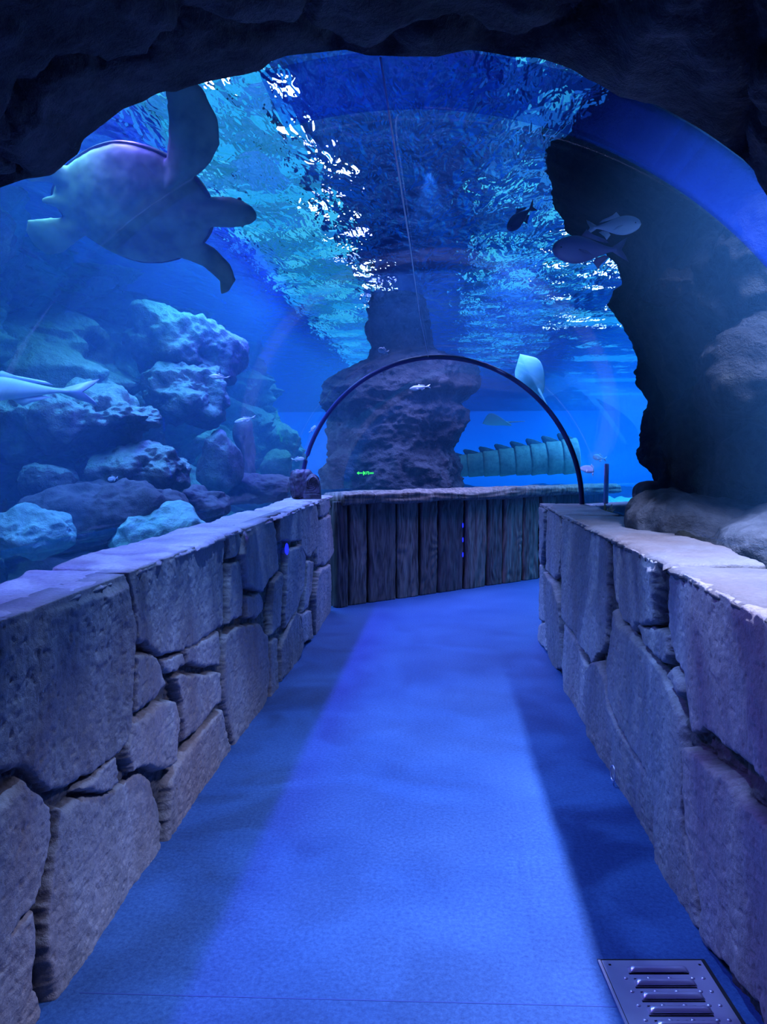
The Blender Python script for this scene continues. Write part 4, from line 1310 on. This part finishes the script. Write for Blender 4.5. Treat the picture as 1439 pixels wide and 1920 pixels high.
# ---- sea turtle overhead
def turtle():
    def blob(V, Fc, P, rad):
        v, f = ico(4)
        o = len(V)
        V.extend([tuple(np.array(p) * np.array(rad) + np.array(P)) for p in v]); Fc.extend([tuple(i + o for i in t) for t in f])
    V, Fc = [], []
    # shell body: heart-shaped plan, domed back, flat belly
    v, f = ico(5)
    v = v.copy()
    x = v[:, 0]
    wy = 1 - .30 * np.clip(-x, 0, 1) ** 1.5 - .06 * np.clip(x, 0, 1) ** 2
    b = np.stack([v[:, 0] * .50, v[:, 1] * .35 * wy, np.where(v[:, 2] > 0, v[:, 2] * .17, v[:, 2] * .105)], 1)
    V.extend(map(tuple, b)); Fc.extend(f)
    def chain(pts):
        """pts: (x, y, z, chord half width, half thickness, chord direction)"""
        o = len(V); n = 14
        for k, (px, py, pz, w, t, cdx, cdy) in enumerate(pts):
            for j in range(n):
                a = 2 * PI * j / n
                V.append((px + cdx * w * math.cos(a), py + cdy * w * math.cos(a), pz + t * math.sin(a)))
        fc = grid_faces(len(pts), n, o, wrap=True)
        fc.append(tuple(reversed(range(o, o + n)))); e = o + (len(pts) - 1) * n; fc.append(tuple(range(e, e + n)))
        Fc.extend(fc)
    # right fore flipper (swings up in the photograph), left fore flipper, hind flippers
    chain([(.29, -.15, -.02, .13, .06, .95, -.3), (.40, -.27, -.02, .145, .055, .95, -.1), (.46, -.40, -.02, .15, .045, 1, .1), (.47, -.55, -.01, .145, .036, .97, .25), (.43, -.70, .0, .125, .03, .92, .40), (.35, -.83, .0, .09, .024, .8, .6), (.26, -.92, 0, .04, .014, .6, .8)])
    chain([(.22, .20, -.01, .08, .055, -.4, .9), (.33, .24, .0, .078, .045, -.4, .9), (.43, .29, .02, .078, .036, -.5, .85), (.50, .36, .03, .075, .028, -.8, .6), (.53, .44, .04, .06, .022, -1, .1), (.50, .51, .04, .035, .016, -.85, -.4), (.47, .54, .04, .012, .01, -.8, -.5)])
    chain([(-.34, .12, -.02, .07, .045, .6, .8), (-.45, .18, -.03, .085, .04, .5, .85), (-.56, .22, -.04, .12, .032, .4, .9), (-.66, .24, -.04, .12, .024, .3, .95), (-.71, .25, -.04, .06, .014, .3, .95)])
    chain([(-.34, -.12, -.02, .07, .045, -.6, .8), (-.45, -.17, -.03, .07, .036, -.5, .85), (-.55, -.20, -.04, .11, .03, -.4, .9), (-.63, -.22, -.04, .10, .022, -.3, .95), (-.67, -.23, -.04, .035, .01, -.3, .95)])
    # neck, head with beak, short tail
    chain([(.36, 0, -.01, .10, .08, 0, 1), (.46, 0, .0, .085, .07, 0, 1), (.54, 0, .01, .085, .072, 0, 1), (.61, 0, .02, .088, .075, 0, 1), (.68, 0, .02, .075, .066, 0, 1), (.74, 0, .01, .05, .045, 0, 1), (.775, 0, -.005, .02, .02, 0, 1)])
    chain([(-.40, 0, -.03, .05, .04, 0, 1), (-.50, 0, -.04, .03, .025, 0, 1), (-.56, 0, -.045, .012, .012, 0, 1)])
    o = mesh_np('sea_turtle', np.array(V), Fc, None)
    md = o.modifiers.new('r', 'REMESH'); md.mode = 'VOXEL'; md.voxel_size = .011
    ms = o.modifiers.new('s', 'SMOOTH'); ms.iterations = 6; ms.factor = .5
    bpy.context.view_layer.update()
    evaluated(o)
    me = o.data
    n = len(me.vertices)
    co = np.empty(n * 3, np.float32); me.vertices.foreach_get('co', co); co = co.reshape(-1, 3)
    no = np.empty(n * 3, np.float32); me.vertices.foreach_get('normal', no); no = no.reshape(-1, 3)
    lump = fbm(co * 7, 301, 3) * .004 + fbm(co * 22, 303, 2) * .0015
    co = co + no * lump[:, None]
    me.vertices.foreach_set('co', co.ravel())
    limb = np.clip((np.hypot(co[:, 0] / .47, co[:, 1] / .37) - .92) / .12, 0, 1)
    T = np.clip(.08 + .85 * np.clip(no[:, 2] * .5 + .5, 0, 1) ** 1.6 * 1.0, 0, 1)
    T = T * (1 - limb) + limb * np.clip(.50 + .35 * no[:, 2], 0, 1)
    a = me.attributes.new('tint', 'FLOAT_COLOR', 'POINT')
    c = np.ones((n, 4), np.float32); c[:, :3] = T[:, None]
    a.data.foreach_set('color', c.ravel())
    me.polygons.foreach_set('use_smooth', [True] * len(me.polygons))
    me.materials.clear()
    me.materials.append(two_tone('turtle_skin', (.10, .12, .12), (.40, .50, .27), .5, .4, lo=-.85, hi=.75, mottle=.42, mscale=6))
    # carapace rim and scutes as a part of its own, on the back
    v, f = ico(5)
    v = v.copy(); x = v[:, 0]
    wy = 1 - .30 * np.clip(-x, 0, 1) ** 1.5 - .06 * np.clip(x, 0, 1) ** 2
    _, f21 = worley(np.stack([v[:, 0] * 2.2 + 3, v[:, 1] * 2.2 + 3, np.zeros(len(v))], 1), 5)
    b = np.stack([v[:, 0] * .515, v[:, 1] * .362 * wy, np.where(v[:, 2] > 0, v[:, 2] * .185 + .006 - .012 * np.exp(-f21 / .05), v[:, 2] * .012 + .004)], 1)
    mesh_np('carapace', b, f, rock_mat('turtle_shell', (.06, .06, .05), (.20, .18, .12), rough=.4, scale=6, bump=.2), o)
    for s in (-1, 1):
        bm = bmesh.new()
        bmesh.ops.create_uvsphere(bm, u_segments=14, v_segments=8, radius=.014)
        bmesh.ops.translate(bm, vec=(.665, s * .073, .035), verts=bm.verts)
        bm_obj('eye', bm, M_eye, o)
    # banked so that the pale belly faces down towards the walkway
    be = math.radians(38)
    X = Vector((1, -.05, -.12)).normalized()
    Z = Vector((0, math.cos(be), math.sin(be))); Z = (Z - X * Z.dot(X)).normalized()
    Y = Z.cross(X)
    Mx = Matrix((X, Y, Z)).transposed().to_4x4()
    Mx = Mx @ Matrix.Scale(TURTLE_S, 4)
    Mx.translation = at(248, 385, 4.6)
    o.matrix_world = Mx
    tag(o, 'large sea turtle with pale belly swimming overhead, one fore flipper raised', 'turtle')
turtle()

# ---- exit sign's reflection on the acrylic, made of glowing glyphs, blue crevice lights
def exit_reflection():
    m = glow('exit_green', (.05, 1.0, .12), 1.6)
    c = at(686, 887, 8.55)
    root = empty('exit_sign_reflection', c)
    tag(root, 'tiny green reflection of an exit sign with arrow, low in front of the rock pillar', 'exit sign')
    s = 8.55 / F
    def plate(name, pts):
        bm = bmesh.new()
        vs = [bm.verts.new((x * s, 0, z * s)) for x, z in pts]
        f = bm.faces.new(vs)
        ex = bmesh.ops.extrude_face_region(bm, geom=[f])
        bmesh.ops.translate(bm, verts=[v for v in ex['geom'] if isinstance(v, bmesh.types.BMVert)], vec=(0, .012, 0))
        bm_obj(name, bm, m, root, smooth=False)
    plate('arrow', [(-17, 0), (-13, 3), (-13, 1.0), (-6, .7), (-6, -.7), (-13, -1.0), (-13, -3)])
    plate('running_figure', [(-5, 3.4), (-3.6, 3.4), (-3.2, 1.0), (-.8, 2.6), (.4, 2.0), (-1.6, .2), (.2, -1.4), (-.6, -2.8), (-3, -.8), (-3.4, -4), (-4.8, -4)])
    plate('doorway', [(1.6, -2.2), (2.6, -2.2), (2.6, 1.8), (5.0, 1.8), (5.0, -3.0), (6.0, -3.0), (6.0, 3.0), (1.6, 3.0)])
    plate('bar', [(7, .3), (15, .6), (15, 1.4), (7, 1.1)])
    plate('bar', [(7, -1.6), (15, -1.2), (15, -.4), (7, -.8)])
exit_reflection()
def crevice_led():
    m = glow('blue_led', (.01, .02, 1.0), 2.2)
    c = at_x(538, 1030, XL - .012)
    bm = bmesh.new()
    bmesh.ops.create_icosphere(bm, subdivisions=2, radius=1)
    bmesh.ops.scale(bm, vec=(.014, .020, .045), verts=bm.verts)
    o = bm_obj('led_light', bm, m); o.location = c
    tag(o, 'small blue led light in a crevice of the left parapet', 'led light')
    for k, py in enumerate((985, 1012, 1040)):
        s_ = bar_s(868, py)
        d = ray(868, py); t = (B0 - EYE).dot(BN) / d.dot(BN); p = EYE + d * t + BN * .004
        bm = bmesh.new()
        bmesh.ops.create_icosphere(bm, subdivisions=2, radius=1)
        bmesh.ops.scale(bm, vec=(.008, .008, .03), verts=bm.verts)
        o = bm_obj('led_light', bm, m); o.location = p
        tag(o, 'tiny blue led light in the gap between two barrier planks', 'led light', 'blue lights between the planks')
crevice_led()

# ------------------------------------------------------------------ lamps
M_l_cyan = glow('cyan_flood', (.04, .55, .95), 1.5)
M_l_white = glow('white_lamp', (.80, .82, 1.0), 26.0)
M_l_violet = glow('violet_lamp', (.40, .36, 1.0), 14.0)
M_l_blue = glow('blue_flood', (.04, .30, .80), 1.3)
M_l_cyan2 = glow('cyan_flood_dim', (.04, .40, .75), 1.0)
M_l_cyan3 = glow('cyan_flood_pale', (.10, .74, 1.0), 1.6)
M_l_blue2 = glow('blue_panel_dim', (.02, .17, .65), 1.0)
M_l_blue3 = glow('blue_panel_deep', (.01, .08, .42), .7)
M_house = plain('lamp_housing', (.03, .03, .035), .6)
def flood(c, sx, sy, m, label, group, name='flood_lamp', nx=1, ny=1):
    root = empty(name, c)
    tag(root, label, 'lamp', group)
    bm = bmesh.new(); bmesh.ops.create_cube(bm, size=1)
    bmesh.ops.scale(bm, vec=(sx + .04, sy + .04, .08), verts=bm.verts); bmesh.ops.translate(bm, vec=(0, 0, .06), verts=bm.verts)
    bmesh.ops.bevel(bm, geom=bm.edges[:], offset=.01, segments=2, affect='EDGES')
    bm_obj('housing', bm, M_house, root)
    ms = m if isinstance(m, (list, tuple)) else [m]
    rr = random.Random(nx * 31 + ny)
    bm = bmesh.new()
    for i in range(nx):            # the lens plate is a field of lit tiles of uneven strength
        for j in range(ny):
            g = .93 if nx > 1 else 1.0
            r_ = bmesh.ops.create_cube(bm, size=1)
            vs = r_['verts']
            bmesh.ops.scale(bm, vec=(sx / nx * g, sy / ny * g, .03), verts=vs)
            bmesh.ops.translate(bm, vec=(-sx / 2 + sx * (i + .5) / nx, -sy / 2 + sy * (j + .5) / ny, 0), verts=vs)
            k = rr.randrange(len(ms))
            for f in {f for v in vs for f in v.link_faces}:
                f.material_index = k
    o = bm_obj('lit_lens', bm, None, root, smooth=False)
    for q in ms: o.data.materials.append(q)
    return root
ZL = ZW + .45
flood((-1.62, 11.4, ZL), 1.10, 15.6, [M_l_cyan, M_l_cyan2, M_l_blue, M_l_cyan3], 'long turquoise flood above the water left of the tunnel seam', None, nx=4, ny=44)
flood((1.20, 11.4, ZL), 1.7, 15.6, [M_l_blue, M_l_blue3, M_l_blue3, M_l_cyan3, M_l_blue3, M_l_blue2], 'long added blue light panel above the water right of the tunnel seam', None, nx=11, ny=84)  # added glowing panel; its uneven tiles give the ripples their blue
rr = random.Random(11)
flood((-1.47, 4.85, ZL - .1), .12, .22, M_l_white, 'brightest white lamp above the water, just beside the raised turtle flipper', None, 'spot_lamp')
for k in range(26):
    yy = 3.7 + .34 * k + rr.uniform(-.12, .12)
    z_ = .06 + .05 * rr.random()
    flood((-.98 + rr.gauss(0, .14), yy, ZL - .1), z_, z_, M_l_white if k % 3 else M_l_violet, 'small bright lamp above the water, glittering through the ripples left of the seam', 'spots above the water', 'spot_lamp')
for k in range(34):
    z_ = .03 + .045 * rr.random()
    yy = 7.6 + rr.uniform(0, 6.0)
    flood((yy * rr.uniform(.13, .235), yy, ZL - .1), z_, z_, M_l_white, 'small white lamp above the water, glittering beside the dark cliff', 'right spots above the water', 'spot_lamp')
for k in range(36):
    z_ = .12 + .16 * rr.random()
    yy = 12.0 + rr.uniform(0, 18)
    flood((yy * rr.uniform(.16, .27), yy, ZL - .1), z_, z_, M_l_cyan3, 'added pale light above the far water, glinting between the joint ring and the cliff', 'added far glints above the water', 'spot_lamp')  # lights added to scatter glints over the far water
for k in range(4):
    flood((3.0 + 1.0 * k, 13.0 + 4.5 * k, ZL), 2.2, .8, M_l_cyan, 'added turquoise light panel far to the right above the water', 'added far panels above the water')  # glowing panels added so the far ripples pick up turquoise

def area(name, loc, rot, sx, sy, col, power, spread=180):
    l = bpy.data.lights.new(name, 'AREA')
    l.shape = 'RECTANGLE'; l.size = sx; l.size_y = sy
    l.color = col; l.energy = power; l.spread = math.radians(spread)
    o = bpy.data.objects.new(name, l); COL.objects.link(o)
    o.location = loc; o.rotation_euler = rot
    return o
def spot(name, loc, target, col, power, ang, blend=.6, r=.02, caust=None):
    l = bpy.data.lights.new(name, 'SPOT')
    if caust:          # noise in the spot's strength imitates caustics: bright and dull patches
        l.use_nodes = True
        nt = l.node_tree
        em = next(n for n in nt.nodes if n.type == 'EMISSION')
        geo = N(nt, 'ShaderNodeNewGeometry')
        n1 = N(nt, 'ShaderNodeTexNoise', Scale=caust, Detail=3.0, Distortion=.8)
        nt.links.new(geo.outputs['Incoming'], n1.inputs['Vector'])
        cr = ramp(nt, n1.outputs['Fac'], [(.40, (.04, .04, .04)), (.66, (1, 1, 1))])
        nt.links.new(cr.outputs['Color'], em.inputs['Strength'])
    l.color = col; l.energy = power; l.spot_size = math.radians(ang); l.spot_blend = blend; l.shadow_soft_size = r
    o = bpy.data.objects.new(name, l); COL.objects.link(o)
    o.location = loc
    o.rotation_euler = (Vector(target) - Vector(loc)).to_track_quat('-Z', 'Y').to_euler()
    return o
for args in LIGHTS_A: area(*args)
for args in LIGHTS_S: spot(*args)

# ------------------------------------------------------------------ world: the open blue water beyond the tank
w = bpy.data.worlds.new('open_water')
SC.world = w
w.use_nodes = True
nt = w.node_tree; nt.nodes.clear()
wo = nt.nodes.new('ShaderNodeOutputWorld')
bg = N(nt, 'ShaderNodeBackground', Strength=WORLD_K)
tc = N(nt, 'ShaderNodeTexCoord'); sp = N(nt, 'ShaderNodeSeparateXYZ')
nt.links.new(tc.outputs['Generated'], sp.inputs[0])
mr = N(nt, 'ShaderNodeMapRange'); mr.inputs['From Min'].default_value = -1; mr.inputs['From Max'].default_value = 1
nt.links.new(sp.outputs['Z'], mr.inputs['Value'])
r = ramp(nt, mr.outputs[0], WORLD_STOPS)
nt.links.new(r.outputs['Color'], bg.inputs['Color'])
nt.links.new(bg.outputs[0], wo.inputs['Surface'])

# ------------------------------------------------------------------ render look
SC.view_settings.view_transform = 'Standard'
SC.view_settings.look = 'None'
SC.view_settings.gamma = 1.0
SC.view_settings.exposure = EXPO
SC.view_settings.use_curve_mapping = False
cy = SC.cycles
cy.use_denoising = True
cy.denoiser = 'OPENIMAGEDENOISE'
cy.max_bounces = 8; cy.diffuse_bounces = 2; cy.glossy_bounces = 3; cy.transmission_bounces = 4; cy.transparent_max_bounces = 12
cy.volume_bounces = 0
cy.caustics_reflective = False; cy.caustics_refractive = False
cy.sample_clamp_indirect = 4.0
